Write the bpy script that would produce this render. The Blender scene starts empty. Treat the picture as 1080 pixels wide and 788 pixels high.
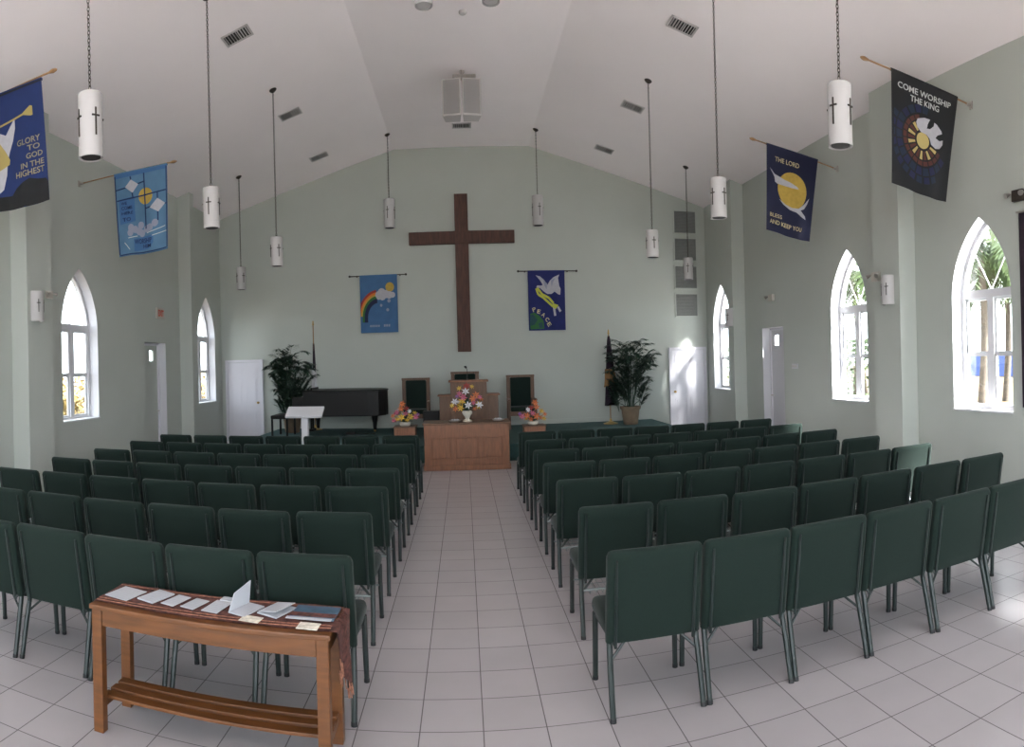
import bpy, bmesh, math, random
from mathutils import Vector, Matrix
PI = math.pi
S = bpy.context.scene
COL = S.collection
random.seed(7)

# ------------------------------------------------------------------ camera, world, sun, exposure
PF, PX0, PYH, ROLL, PITCH, EYE = 693.28, 488.95, 380.02, 0.02608, 0.00419, 1.85
cd = bpy.data.cameras.new('camera')
cam = bpy.data.objects.new('camera', cd)
COL.objects.link(cam)
S.camera = cam
cd.type = 'PANO'
cd.panorama_type = 'CENTRAL_CYLINDRICAL'
cd.central_cylindrical_range_u_min = (0 - PX0) / PF
cd.central_cylindrical_range_u_max = (1080 - PX0) / PF
cd.central_cylindrical_range_v_min = -(788 - PYH) / PF
cd.central_cylindrical_range_v_max = PYH / PF
cd.central_cylindrical_radius = 1.0
cd.clip_start, cd.clip_end = 0.05, 500
_c, _s, _cr, _sr = math.cos(PITCH), math.sin(PITCH), math.cos(ROLL), math.sin(ROLL)
_right = Vector((_cr, _s * _sr, -_c * _sr))
_fwd = Vector((0, _c, _s))
_up = Vector((_sr, -_s * _cr, _c * _cr))
_m = Matrix((_right, _up, -_fwd)).transposed().to_4x4()
_m.translation = Vector((0, 0, EYE))
cam.matrix_world = _m

W = bpy.data.worlds.new('World')
S.world = W
W.use_nodes = True
_bg = W.node_tree.nodes['Background']
_bg.inputs['Color'].default_value = (0.88, 0.93, 1.0, 1)
_bg.inputs['Strength'].default_value = 3.6
sd = bpy.data.lights.new('sun', 'SUN')
sun = bpy.data.objects.new('sun', sd)
COL.objects.link(sun)
sd.energy = 30.0
sd.angle = 0.14
sd.color = (1.0, 0.955, 0.93)
sun.rotation_euler = Vector((-0.54, 0.60, -0.68)).to_track_quat('-Z', 'Y').to_euler()
S.view_settings.view_transform = 'Standard'
S.view_settings.look = 'None'
S.view_settings.gamma = 1.0
S.view_settings.use_curve_mapping = False
S.view_settings.exposure = 1.38
S.cycles.use_denoising = True
S.cycles.max_bounces = 10
S.cycles.diffuse_bounces = 7
S.cycles.transparent_max_bounces = 12
S.cycles.sample_clamp_indirect = 6.0

# ------------------------------------------------------------------ room numbers
XL, XR, YF, YB = -6.12, 6.18, 15.88, -5.0
ZC, ZR, RX0, RX1 = 5.70, 7.08, -1.57, 1.70
TH = 0.27
ZSTAGE = 0.32

def zceil(x):
    if RX0 <= x <= RX1: return ZR
    if x > RX1: return ZR + (ZC - ZR) * (x - RX1) / (XR - RX1)
    return ZR + (ZC - ZR) * (RX0 - x) / (RX0 - XL)

# ------------------------------------------------------------------ materials
def mat(name, col, rough=0.6, metal=0.0, var=0.0, vscale=8.0, bump=0.0, bscale=60.0, spec=0.5, sheen=0.0, stretch=None):
    m = bpy.data.materials.new(name); m.use_nodes = True
    nt = m.node_tree; b = nt.nodes['Principled BSDF']
    b.inputs['Base Color'].default_value = (*col, 1)
    b.inputs['Roughness'].default_value = rough
    b.inputs['Metallic'].default_value = metal
    b.inputs['Specular IOR Level'].default_value = spec
    if sheen:
        b.inputs['Sheen Weight'].default_value = sheen
        b.inputs['Sheen Roughness'].default_value = 0.4
    tc = nt.nodes.new('ShaderNodeTexCoord'); mp = nt.nodes.new('ShaderNodeMapping')
    nt.links.new(tc.outputs['Object'], mp.inputs['Vector'])
    if stretch: mp.inputs['Scale'].default_value = stretch
    if var > 0:
        n = nt.nodes.new('ShaderNodeTexNoise'); n.inputs['Scale'].default_value = vscale
        n.inputs['Detail'].default_value = 5
        nt.links.new(mp.outputs[0], n.inputs['Vector'])
        r = nt.nodes.new('ShaderNodeMapRange')
        r.inputs['From Min'].default_value = 0.3; r.inputs['From Max'].default_value = 0.7
        r.inputs['To Min'].default_value = 1 - var; r.inputs['To Max'].default_value = 1 + var
        nt.links.new(n.outputs['Fac'], r.inputs['Value'])
        mx = nt.nodes.new('ShaderNodeVectorMath'); mx.operation = 'SCALE'
        mx.inputs[0].default_value = col
        nt.links.new(r.outputs[0], mx.inputs['Scale'])
        nt.links.new(mx.outputs[0], b.inputs['Base Color'])
    if bump > 0:
        n2 = nt.nodes.new('ShaderNodeTexNoise'); n2.inputs['Scale'].default_value = bscale
        nt.links.new(mp.outputs[0], n2.inputs['Vector'])
        bp = nt.nodes.new('ShaderNodeBump'); bp.inputs['Strength'].default_value = bump; bp.inputs['Distance'].default_value = 0.01
        nt.links.new(n2.outputs['Fac'], bp.inputs['Height'])
        nt.links.new(bp.outputs[0], b.inputs['Normal'])
    return m

M = {}
M['wall'] = mat('wall_paint', (0.425, 0.455, 0.42), 0.75, var=0.02, vscale=1.2, bump=0.15, bscale=45)
M['ceiling'] = mat('ceiling_paint', (0.93, 0.865, 0.875), 0.85, var=0.015, vscale=0.8, bump=0.12, bscale=40)
M['reveal'] = mat('white_trim', (0.54, 0.54, 0.57), 0.5)
M['door'] = mat('door_paint', (0.62, 0.61, 0.66), 0.45)
M['carpet'] = mat('stage_carpet', (0.035, 0.085, 0.082), 0.95, var=0.15, vscale=30, bump=0.3, bscale=200)
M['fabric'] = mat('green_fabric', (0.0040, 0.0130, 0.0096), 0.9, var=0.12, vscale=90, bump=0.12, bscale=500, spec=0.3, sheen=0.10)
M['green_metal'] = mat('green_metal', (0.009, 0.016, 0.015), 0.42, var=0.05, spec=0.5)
M['wire'] = mat('wire_metal', (0.22, 0.26, 0.26), 0.4, metal=0.4)
M['rubber'] = mat('rubber', (0.015, 0.015, 0.016), 0.8)
M['shade'] = mat('lamp_shade', (0.45, 0.44, 0.44), 0.6, bump=0.05)
M['bronze'] = mat('bronze', (0.035, 0.028, 0.022), 0.55, metal=0.3)
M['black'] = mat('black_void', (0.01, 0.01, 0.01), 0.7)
M['chain'] = mat('chain_metal', (0.07, 0.06, 0.05), 0.45, metal=0.7)
M['crosswood'] = mat('cross_wood', (0.070, 0.026, 0.016), 0.65, var=0.35, vscale=5, stretch=(5, 5, 0.7), bump=0.2, bscale=20)
M['oak'] = mat('oak', (0.19, 0.075, 0.033), 0.5, var=0.22, vscale=6, stretch=(6, 6, 0.8))
M['oak_dark'] = mat('oak_dark', (0.11, 0.052, 0.024), 0.5, var=0.22, vscale=7, stretch=(6, 6, 0.8))
M['pine'] = mat('honey_wood', (0.120, 0.043, 0.011), 0.42, var=0.25, vscale=5, stretch=(1, 7, 7))
M['piano'] = mat('piano_black', (0.004, 0.003, 0.003), 0.5, var=0.05, spec=0.3)
M['white'] = mat('white_paint', (0.58, 0.58, 0.60), 0.5)
M['paper'] = mat('paper', (0.42, 0.44, 0.48), 0.8)
M['paper2'] = mat('printed_paper', (0.60, 0.56, 0.48), 0.8, var=0.3, vscale=35)
M['bluepaper'] = mat('blue_paper', (0.06, 0.11, 0.17), 0.4, var=0.4, vscale=12)
M['ink'] = mat('print_ink', (0.38, 0.40, 0.44), 0.8)
M['runner'] = mat('maroon_cloth', (0.085, 0.028, 0.022), 0.9, var=0.65, vscale=45, bump=0.2)
M['fringe'] = mat('cloth_pattern', (0.28, 0.12, 0.075), 0.9, var=0.5, vscale=60)
M['metal'] = mat('brushed_metal', (0.45, 0.43, 0.40), 0.35, metal=0.8)
M['brass'] = mat('brass', (0.50, 0.33, 0.12), 0.35, metal=0.7)
M['dowel'] = mat('dowel_wood', (0.30, 0.17, 0.08), 0.5)
M['speaker'] = mat('speaker_grille', (0.27, 0.26, 0.26), 0.7, bump=0.3, bscale=300)
M['speaker_body'] = mat('speaker_case', (0.52, 0.49, 0.49), 0.6)
M['grille'] = mat('grille_grey', (0.22, 0.23, 0.225), 0.8, var=0.12, vscale=40)
M['terracotta'] = mat('pot_clay', (0.21, 0.15, 0.10), 0.8, var=0.15)
M['leaf'] = mat('palm_leaf', (0.019, 0.050, 0.030), 0.6, var=0.35, vscale=6)
M['leaf2'] = mat('garden_leaf', (0.030, 0.050, 0.012), 0.6, var=0.5, vscale=2)
M['leaf3'] = mat('autumn_leaf', (0.14, 0.10, 0.03), 0.7, var=0.5, vscale=2)
M['trunk'] = mat('trunk', (0.06, 0.048, 0.036), 0.9, var=0.3, vscale=5, bump=0.4, bscale=12)
M['lawn'] = mat('dry_lawn', (0.070, 0.045, 0.014), 0.95, var=0.3, vscale=0.6)
M['bluewall'] = mat('blue_wall', (0.045, 0.075, 0.21), 0.8, var=0.1)
M['exit_red'] = mat('exit_red', (0.55, 0.10, 0.06), 0.5)
M['navy'] = mat('navy_cloth', (0.009, 0.012, 0.042), 0.9, bump=0.1, bscale=200)
M['royal'] = mat('royal_cloth', (0.012, 0.017, 0.115), 0.9, var=0.12, vscale=6, bump=0.1, bscale=200)
M['angelblue'] = mat('angel_blue_cloth', (0.008, 0.023, 0.105), 0.9, var=0.1, vscale=5)
M['sky_cloth'] = mat('sky_cloth', (0.05, 0.13, 0.27), 0.9, var=0.08, vscale=5)
M['pale_sky_cloth'] = mat('pale_sky_cloth', (0.085, 0.185, 0.30), 0.9, var=0.08, vscale=5)
M['mid_blue'] = mat('mid_blue', (0.05, 0.135, 0.30), 0.9)
M['dark_line'] = mat('dark_line', (0.012, 0.035, 0.11), 0.9)
M['black_cloth'] = mat('black_cloth', (0.009, 0.010, 0.012), 0.9, bump=0.1, bscale=200)
M['dove'] = mat('dove_white', (0.40, 0.40, 0.44), 0.9, var=0.06, vscale=20)
M['dove_line'] = mat('dove_grey_cloth', (0.26, 0.28, 0.36), 0.9)  # blue-grey cloth for sewn banner details
M['yellow'] = mat('yellow_cloth', (0.45, 0.31, 0.06), 0.9, var=0.1, vscale=20)
M['pale_yellow'] = mat('pale_yellow', (0.42, 0.34, 0.13), 0.9)
M['lime'] = mat('lime_cloth', (0.44, 0.46, 0.06), 0.9)
M['orange'] = mat('orange_cloth', (0.62, 0.17, 0.03), 0.9)
M['red'] = mat('red_cloth', (0.28, 0.035, 0.03), 0.9)
M['rust'] = mat('rust_cloth', (0.075, 0.024, 0.018), 0.9)
M['green'] = mat('green_cloth', (0.03, 0.13, 0.04), 0.9)
M['teal'] = mat('teal_cloth', (0.02, 0.07, 0.08), 0.9)
M['indigo'] = mat('indigo_cloth', (0.012, 0.015, 0.055), 0.9)
M['steel_blue'] = mat('steel_blue_cloth', (0.011, 0.022, 0.045), 0.9)
M['gold'] = mat('gold_cloth', (0.34, 0.27, 0.09), 0.9)
M['cream'] = mat('cream_letter', (0.55, 0.47, 0.26), 0.9)
M['letter_white'] = mat('white_letter', (0.50, 0.52, 0.52), 0.9)
M['tan_letter'] = mat('tan_letter', (0.30, 0.26, 0.16), 0.9)
M['pink_petal'] = mat('pink_petal', (0.42, 0.10, 0.17), 0.7)
M['orange_petal'] = mat('orange_petal', (0.52, 0.15, 0.05), 0.7)
M['yellow_petal'] = mat('yellow_petal', (0.55, 0.36, 0.05), 0.7)
M['white_petal'] = mat('white_petal', (0.56, 0.56, 0.58), 0.7)
M['purple_petal'] = mat('purple_petal', (0.18, 0.07, 0.22), 0.7)
M['flag_dark'] = mat('flag_dark', (0.022, 0.012, 0.022), 0.9, var=0.4, vscale=6)
M['flag_gold'] = mat('flag_gold', (0.24, 0.13, 0.05), 0.8)
M['ceramic'] = mat('ceramic', (0.60, 0.56, 0.48), 0.3)
M['amber'] = mat('plastic_beige', (0.45, 0.42, 0.37), 0.5)
M['paving'] = mat('pale_bounce_paving', (0.72, 0.70, 0.69), 0.9, var=0.08, vscale=1.5)  # kept bright so it throws sunlight up through the windows
M['backdrop'] = mat('garden_ground', (0.30, 0.30, 0.28), 0.9)

def floor_mat():
    m = bpy.data.materials.new('floor_tiles'); m.use_nodes = True
    nt = m.node_tree; b = nt.nodes['Principled BSDF']
    tc = nt.nodes.new('ShaderNodeTexCoord'); mp = nt.nodes.new('ShaderNodeMapping')
    mp.inputs['Location'].default_value = (-0.052 + 0.32 * 40, -3.304 + 0.3207 * 40, 0)
    nt.links.new(tc.outputs['Object'], mp.inputs['Vector'])
    br = nt.nodes.new('ShaderNodeTexBrick')
    br.offset = 0.0; br.squash = 1.0
    br.inputs['Color1'].default_value = (0.36, 0.338, 0.35, 1)
    br.inputs['Color2'].default_value = (0.39, 0.368, 0.38, 1)
    br.inputs['Mortar'].default_value = (0.11, 0.10, 0.10, 1)
    br.inputs['Scale'].default_value = 1.0
    br.inputs['Mortar Size'].default_value = 0.0032
    br.inputs['Mortar Smooth'].default_value = 0.25
    br.inputs['Brick Width'].default_value = 0.32
    br.inputs['Row Height'].default_value = 0.3207
    nt.links.new(mp.outputs[0], br.inputs['Vector'])
    n = nt.nodes.new('ShaderNodeTexNoise'); n.inputs['Scale'].default_value = 3; n.inputs['Detail'].default_value = 6
    nt.links.new(tc.outputs['Object'], n.inputs['Vector'])
    r = nt.nodes.new('ShaderNodeMapRange')
    r.inputs['To Min'].default_value = 0.90; r.inputs['To Max'].default_value = 1.08
    nt.links.new(n.outputs['Fac'], r.inputs['Value'])
    sc = nt.nodes.new('ShaderNodeVectorMath'); sc.operation = 'SCALE'
    nt.links.new(br.outputs['Color'], sc.inputs[0]); nt.links.new(r.outputs[0], sc.inputs['Scale'])
    nt.links.new(sc.outputs[0], b.inputs['Base Color'])
    rr = nt.nodes.new('ShaderNodeMapRange')
    rr.inputs['To Min'].default_value = 0.30; rr.inputs['To Max'].default_value = 0.7
    nt.links.new(br.outputs['Fac'], rr.inputs['Value'])
    nt.links.new(rr.outputs[0], b.inputs['Roughness'])
    bp = nt.nodes.new('ShaderNodeBump'); bp.invert = True; bp.inputs['Strength'].default_value = 0.4; bp.inputs['Distance'].default_value = 0.002
    nt.links.new(br.outputs['Fac'], bp.inputs['Height']); nt.links.new(bp.outputs[0], b.inputs['Normal'])
    return m
M['floor'] = floor_mat()

def glass_mat():
    m = bpy.data.materials.new('window_glass'); m.use_nodes = True
    nt = m.node_tree; nt.nodes.clear()
    o = nt.nodes.new('ShaderNodeOutputMaterial'); mx = nt.nodes.new('ShaderNodeMixShader')
    t = nt.nodes.new('ShaderNodeBsdfTransparent'); g = nt.nodes.new('ShaderNodeBsdfGlossy')
    t.inputs['Color'].default_value = (0.96, 0.98, 0.98, 1); g.inputs['Roughness'].default_value = 0.02
    mx.inputs[0].default_value = 0.05
    nt.links.new(t.outputs[0], mx.inputs[1]); nt.links.new(g.outputs[0], mx.inputs[2]); nt.links.new(mx.outputs[0], o.inputs['Surface'])
    return m
M['glass'] = glass_mat()

# ------------------------------------------------------------------ mesh helpers
class MB:
    """collects shapes into one mesh"""
    def __init__(self): self.v = []; self.f = []
    def add(self, vs, fs):
        n = len(self.v); self.v += [tuple(v) for v in vs]; self.f += [tuple(i + n for i in f) for f in fs]; return self
    def box(self, x0, x1, y0, y1, z0, z1):
        vs = [(x, y, z) for z in (z0, z1) for y in (y0, y1) for x in (x0, x1)]
        return self.add(vs, [(0, 2, 3, 1), (4, 5, 7, 6), (0, 1, 5, 4), (2, 6, 7, 3), (0, 4, 6, 2), (1, 3, 7, 5)])
    def tube(self, pts, r, n=8, caps=True):
        pts = [Vector(p) for p in pts]
        rs = r if isinstance(r, (list, tuple)) else [r] * len(pts)
        rings = []
        up = Vector((0, 0, 1))
        prev = None
        for i, p in enumerate(pts):
            d = (pts[min(i + 1, len(pts) - 1)] - pts[max(i - 1, 0)]).normalized()
            if prev is None:
                a = up if abs(d.z) < 0.95 else Vector((1, 0, 0))
                s = d.cross(a).normalized()
            else:
                s = (prev - d * prev.dot(d)).normalized()
            prev = s
            t = d.cross(s)
            rings.append([p + (s * math.cos(2 * PI * k / n) + t * math.sin(2 * PI * k / n)) * rs[i] for k in range(n)])
        vs = [v for ring in rings for v in ring]; fs = []
        for i in range(len(pts) - 1):
            for k in range(n):
                a, b = i * n + k, i * n + (k + 1) % n
                fs.append((a, b, b + n, a + n))
        if caps:
            fs.append(tuple(range(n - 1, -1, -1))); fs.append(tuple((len(pts) - 1) * n + k for k in range(n)))
        return self.add(vs, fs)
    def lathe(self, prof, cx=0, cy=0, n=20):
        vs = [(cx + r * math.cos(2 * PI * k / n), cy + r * math.sin(2 * PI * k / n), z) for r, z in prof for k in range(n)]
        fs = []
        for i in range(len(prof) - 1):
            for k in range(n):
                a, b = i * n + k, i * n + (k + 1) % n
                fs.append((a, b, b + n, a + n))
        fs.append(tuple(range(n - 1, -1, -1))); fs.append(tuple((len(prof) - 1) * n + k for k in range(n)))
        return self.add(vs, fs)
    def sphere(self, c, r, n=10, sz=1.0):
        prof = [(max(r * math.sin(PI * i / n), 0.0005), c[2] - r * sz * math.cos(PI * i / n)) for i in range(n + 1)]
        return self.lathe(prof, c[0], c[1], n * 2)
    def prism(self, poly, axis, a, b):
        """extrude 2D polygon along an axis from a to b; poly coords are the remaining axes in order"""
        def P(p, t):
            if axis == 'x': return (t, p[0], p[1])
            if axis == 'y': return (p[0], t, p[1])
            return (p[0], p[1], t)
        n = len(poly)
        vs = [P(p, a) for p in poly] + [P(p, b) for p in poly]
        fs = [tuple(range(n)), tuple(range(2 * n - 1, n - 1, -1))] + [(i, i + n, (i + 1) % n + n, (i + 1) % n) for i in range(n)]
        return self.add(vs, fs)
    def build(self, name, m, parent=None, loc=None, bevel=0.0, segs=2, smooth=False, weighted=False):
        me = bpy.data.meshes.new(name)
        me.from_pydata(self.v, [], self.f)
        bm = bmesh.new(); bm.from_mesh(me)
        bmesh.ops.recalc_face_normals(bm, faces=bm.faces)
        if bevel > 0:
            es = [e for e in bm.edges if len(e.link_faces) == 2 and e.calc_face_angle(0) > 0.6]
            bmesh.ops.bevel(bm, geom=es, offset=bevel, segments=segs, profile=0.5, affect='EDGES', clamp_overlap=True)
        bm.to_mesh(me); bm.free()
        me.materials.append(m)
        if smooth:
            me.polygons.foreach_set('use_smooth', [True] * len(me.polygons))
            me.set_sharp_from_angle(angle=math.radians(40))
        o = bpy.data.objects.new(name, me); COL.objects.link(o)
        if parent is not None: o.parent = parent
        if loc is not None: o.location = loc
        return o

def tag(o, label=None, cat=None, group=None, kind=None):
    if label: o['label'] = label
    if cat: o['category'] = cat
    if group: o['group'] = group
    if kind: o['kind'] = kind
    return o

def thing(name, label, cat, loc=(0, 0, 0), rz=0.0, group=None, kind=None):
    o = bpy.data.objects.new(name, None); COL.objects.link(o)
    o.empty_display_size = 0.1
    o.location = loc; o.rotation_euler = (0, 0, rz)
    return tag(o, label, cat, group, kind)

KIDS = {}
def kids(o):
    return [c for c in bpy.data.objects if c.parent == o]
def copy_tree(o, parent=None, table=None):
    c = o.copy(); COL.objects.link(c); c.parent = parent
    for ch in (table[o.name] if table and o.name in table else kids(o)): copy_tree(ch, c, table)
    return c

# ------------------------------------------------------------------ setting: floor, ceiling, walls
def struct(o, kind='structure'): o['kind'] = kind; return o
f = MB().box(XL - 0.3, XR + 0.3, YB - 0.3, YF + 0.3, -0.12, 0.0).build('floor', M['floor']); struct(f)

def ceiling():
    b = MB()
    t = 0.15; e = 0.45
    sl = (ZR - ZC) / (XR - RX1)
    sr = (ZR - ZC) / (RX0 - XL)
    prof = [(XL - e, ZC - sr * e), (RX0, ZR), (RX1, ZR), (XR + e, ZC - sl * e), (XR + e, ZC - sl * e + t), (RX1, ZR + t), (RX0, ZR + t), (XL - e, ZC - sr * e + t)]
    n = len(prof)
    for y0, y1 in ((YB - 0.4, YF + 0.4),):
        vs = [(x, y0, z) for x, z in prof] + [(x, y1, z) for x, z in prof]
        fs = [(i, i + n, (i + 1) % n + n, (i + 1) % n) for i in range(n)]
        fs += [(0, 1, 6, 7), (1, 2, 5, 6), (2, 3, 4, 5)]
        fs += [(n + 0, n + 7, n + 6, n + 1), (n + 1, n + 6, n + 5, n + 2), (n + 2, n + 5, n + 4, n + 3)]
        b.add(vs, fs)
    return struct(b.build('ceiling', M['ceiling']))
ceiling()

HW, ZS, ZP, ZT = 0.552, 1.03, 2.54, 3.61          # window half width, sill, spring line, tip
RIS = ZT - ZP
RAD = (RIS * RIS + HW * HW) / (2 * HW)
CO = RAD - HW
def gothic(d=0.0, zs=None, n=12):
    """outline of the pointed window inset by d, counter-clockwise from lower left: list of (y, z)"""
    hw = HW - d; r = RAD - d
    zs = (ZS + d) if zs is None else zs
    tip = ZP + math.sqrt(r * r - CO * CO)
    out = [(-hw, zs), (hw, zs)]
    amax = math.asin((tip - ZP) / r)
    for i in range(n + 1):
        a = amax * i / n
        out.append((-CO + r * math.cos(a), ZP + r * math.sin(a)))
    for i in range(n - 1, -1, -1):
        a = amax * i / n
        out.append((CO - r * math.cos(a), ZP + r * math.sin(a)))
    return out

def side_wall(name, X, sgn, wins, doors):
    """sgn +1: wall to the right. inner face at X, outer at X + sgn*TH"""
    inner = MB(); XO = X + sgn * TH
    ops = [('w', y) for y in wins] + [('d', d) for d in doors]
    ops.sort(key=lambda o: o[1] if o[0] == 'w' else o[1][0])
    zt = ZC
    y = YB
    for xx in (X, XO):
        y = YB
        for k, o in ops:
            if k == 'w': a, b = o - HW, o + HW
            else: a, b = o[0], o[1]
            inner.add([(xx, y, 0), (xx, a, 0), (xx, a, zt), (xx, y, zt)], [(0, 1, 2, 3)])
            if k == 'w':
                inner.add([(xx, a, 0), (xx, b, 0), (xx, b, ZS), (xx, a, ZS)], [(0, 1, 2, 3)])
                g = gothic(0.0)[2:]
                for i in range(len(g) - 1):
                    p, q = g[i], g[i + 1]
                    inner.add([(xx, o + p[0], p[1]), (xx, o + q[0], q[1]), (xx, o + q[0], zt), (xx, o + p[0], zt)], [(0, 1, 2, 3)])
            else:
                inner.add([(xx, a, o[2]), (xx, b, o[2]), (xx, b, zt), (xx, a, zt)], [(0, 1, 2, 3)])
            y = b
        inner.add([(xx, y, 0), (xx, YF + 0.1, 0), (xx, YF + 0.1, zt), (xx, y, zt)], [(0, 1, 2, 3)])
    inner.add([(X, YB, 0), (XO, YB, 0), (XO, YB, zt), (X, YB, zt)], [(0, 1, 2, 3)])
    w = struct(inner.build(name, M['wall']))
    # white plastered reveals around each opening
    rv = MB(); e = 0.0
    for k, o in ops:
        if k == 'w':
            g = [(o + p[0], p[1]) for p in gothic(0.0)]
        else:
            g = [(o[0], 0), (o[1], 0), (o[1], o[2]), (o[0], o[2])]
        n = len(g)
        for i in range(n):
            if k == 'd' and i == 0: continue
            p, q = g[i], g[(i + 1) % n]
            rv.add([(X, *p), (X, *q), (XO, *q), (XO, *p)], [(0, 1, 2, 3)])
    r = rv.build('window_reveal', M['reveal'], w); struct(r)
    return w

WY = (-0.2, 3.0, 6.15, 9.30, 14.87)
DR = (11.66, 12.62, 2.42); DL = (11.62, 12.58, 2.42)
side_wall('wall_right', XR, 1, WY, [DR])
side_wall('wall_left', XL, -1, WY, [DL])
b = MB().prism([(XL - 0.3, 0), (XR + 0.3, 0), (XR + 0.3, ZC), (XR, ZC), (RX1, ZR + 0.02), (RX0, ZR + 0.02), (XL, ZC), (XL - 0.3, ZC)], 'y', YF, YF + 0.25)
struct(b.build('wall_front', M['wall']))
# rear wall behind the camera; glazed entrance enlarged to let in more light
b = MB(); y0, y1 = YB - 0.25, YB
ent = [(-4.4, -1.6), (-1.2, 1.6), (2.1, 5.7)]
x = XL - 0.3
for a, c in ent:
    b.box(x, a, y0, y1, 0, ZC); x = c
    b.box(a, c, y0, y1, 5.30, ZC)
b.box(x, XR + 0.3, y0, y1, 0, ZC)
b.prism([(XL, ZC), (XR, ZC), (RX1, ZR + 0.02), (RX0, ZR + 0.02)], 'y', y0, y1)
struct(b.build('wall_back', M['wall']))
for i, (a, c) in enumerate(ent):
    d = thing('door_%d' % (5 + i), None, None, ((a + c) / 2, YB - 0.12, 0), kind='structure')
    hw = (c - a) / 2
    fr = MB(); nn = 2
    fr.box(-hw, hw, -0.03, 0.03, 5.23, 5.30); fr.box(-hw, hw, -0.03, 0.03, 0.0, 0.12)
    for k in range(nn + 1):
        xx = -hw + 0.04 + (2 * hw - 0.08) * k / nn
        fr.box(xx - 0.04, xx + 0.04, -0.03, 0.03, 0.12, 5.23)
    struct(fr.build('frame', M['white'], d))
    struct(MB().box(-hw + 0.04, hw - 0.04, -0.004, 0.004, 0.12, 5.23).build('glass_pane', M['glass'], d))

# pilasters
for nm, sgn, X, ya, yb in (('trim_1', 1, XR, 7.49, 8.14), ('trim_2', 1, XR, 13.47, 13.72), ('trim_3', -1, XL, 7.47, 8.08), ('trim_4', -1, XL, 13.32, 13.52),
                           ('trim_5', 1, XR, 1.3, 1.8), ('trim_6', -1, XL, 1.3, 1.8)):
    xi = X - sgn * 0.30
    lo, hi = min(xi, X), max(xi, X)
    b = MB().prism([(lo, 0), (hi, 0), (hi, zceil(hi) + 0.03), (lo, zceil(lo) + 0.03)], 'y', ya, yb)
    struct(b.build(nm, M['wall'], None, bevel=0.0))

# stage
b = MB().box(-4.60, 4.64, 12.25, YF, 0.0, ZSTAGE)
struct(b.build('floor_stage', M['carpet'], None, bevel=0.015))
# skirting of the front wall above the stage
struct(MB().box(-4.60, 4.64, YF - 0.018, YF, ZSTAGE, ZSTAGE + 0.10).build('baseboard_front', M['wall']))

# ------------------------------------------------------------------ windows
def window(idx, X, sgn, y):
    w = thing('window_%d' % idx, None, None, (X + sgn * (TH - 0.05), y, 0), kind='structure')
    def bar(mb, x0, x1, pts):       # pts closed quad (y,z)
        mb.prism(pts, 'x', x0, x1)
    fr = MB()
    def ring(d0, d1, x0, x1, zb0=None, zb1=None):
        a, c = gothic(d0), gothic(d1)
        n = len(a)
        vs = [(x0, *p) for p in a] + [(x0, *p) for p in c] + [(x1, *p) for p in a] + [(x1, *p) for p in c]
        fs = []
        for i in range(n):
            j = (i + 1) % n
            fs += [(i, j, n + j, n + i), (2 * n + i, 3 * n + i, 3 * n + j, 2 * n + j), (i, 2 * n + i, 2 * n + j, j), (n + i, n + j, 3 * n + j, 3 * n + i)]
        fr.add(vs, fs)
    ring(0.0, 0.055, -0.04, 0.04)
    fr.box(-0.035, 0.035, -HW + 0.05, HW - 0.05, 2.56, 2.67)            # transom
    fr.box(-0.034, 0.034, -0.055, 0.055, ZS + 0.05, 2.58)               # mullion
    fr.build('frame', M['white'], w)['kind'] = 'structure'
    sa = MB()
    for s in (-1, 1):
        y0, y1 = (0.055, HW - 0.055) if s > 0 else (-HW + 0.055, -0.055)
        for z0, z1, xo in ((1.80, 2.56, 0.012), (ZS + 0.055, 1.80, -0.012)):
            t = 0.032
            sa.box(xo - 0.014, xo + 0.014, y0, y0 + t, z0, z1); sa.box(xo - 0.014, xo + 0.014, y1 - t, y1, z0, z1)
            sa.box(xo - 0.014, xo + 0.014, y0 + t, y1 - t, z0, z0 + t); sa.box(xo - 0.014, xo + 0.014, y0 + t, y1 - t, z1 - t, z1)
    for s in (-1, 1):                                                    # V of thin bars in the arch
        sa.tube([(0, 0, 2.66), (0, s * 0.30, 3.16)], 0.009, 6)
    sa.build('sash', M['white'], w)['kind'] = 'structure'
    g = gothic(0.05)
    gl = MB().prism(g, 'x', -0.003, 0.003)
    gl.build('glass_pane', M['glass'], w)['kind'] = 'structure'
    si = MB().box(-sgn * 0.25 if sgn > 0 else -0.03, 0.03 if sgn > 0 else 0.25, -HW + 0.002, HW - 0.002, ZS - 0.0, ZS + 0.022)
    si.build('sill', M['white'], w)['kind'] = 'structure'
i = 1
for y in WY:
    window(i, XR, 1, y); i += 1
    window(i, XL, -1, y); i += 1
# light portals in the openings guide the daylight sampling
def portal(loc, rot, sx, sy):
    l = bpy.data.lights.new('window_portal', 'AREA'); l.shape = 'RECTANGLE'; l.size = sx; l.size_y = sy
    o = bpy.data.objects.new('window_portal', l); COL.objects.link(o)
    o.location = loc; o.rotation_euler = rot
    l.cycles.is_portal = True
for y in WY:
    portal((XR + TH + 0.05, y, 2.3), (0, PI / 2, 0), 2.7, 1.2)
    portal((XL - TH - 0.05, y, 2.3), (0, -PI / 2, 0), 2.7, 1.2)
for a, c in ent:
    portal(((a + c) / 2, YB - 0.3, 2.65), (PI / 2, 0, 0), c - a, 5.3)

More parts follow.
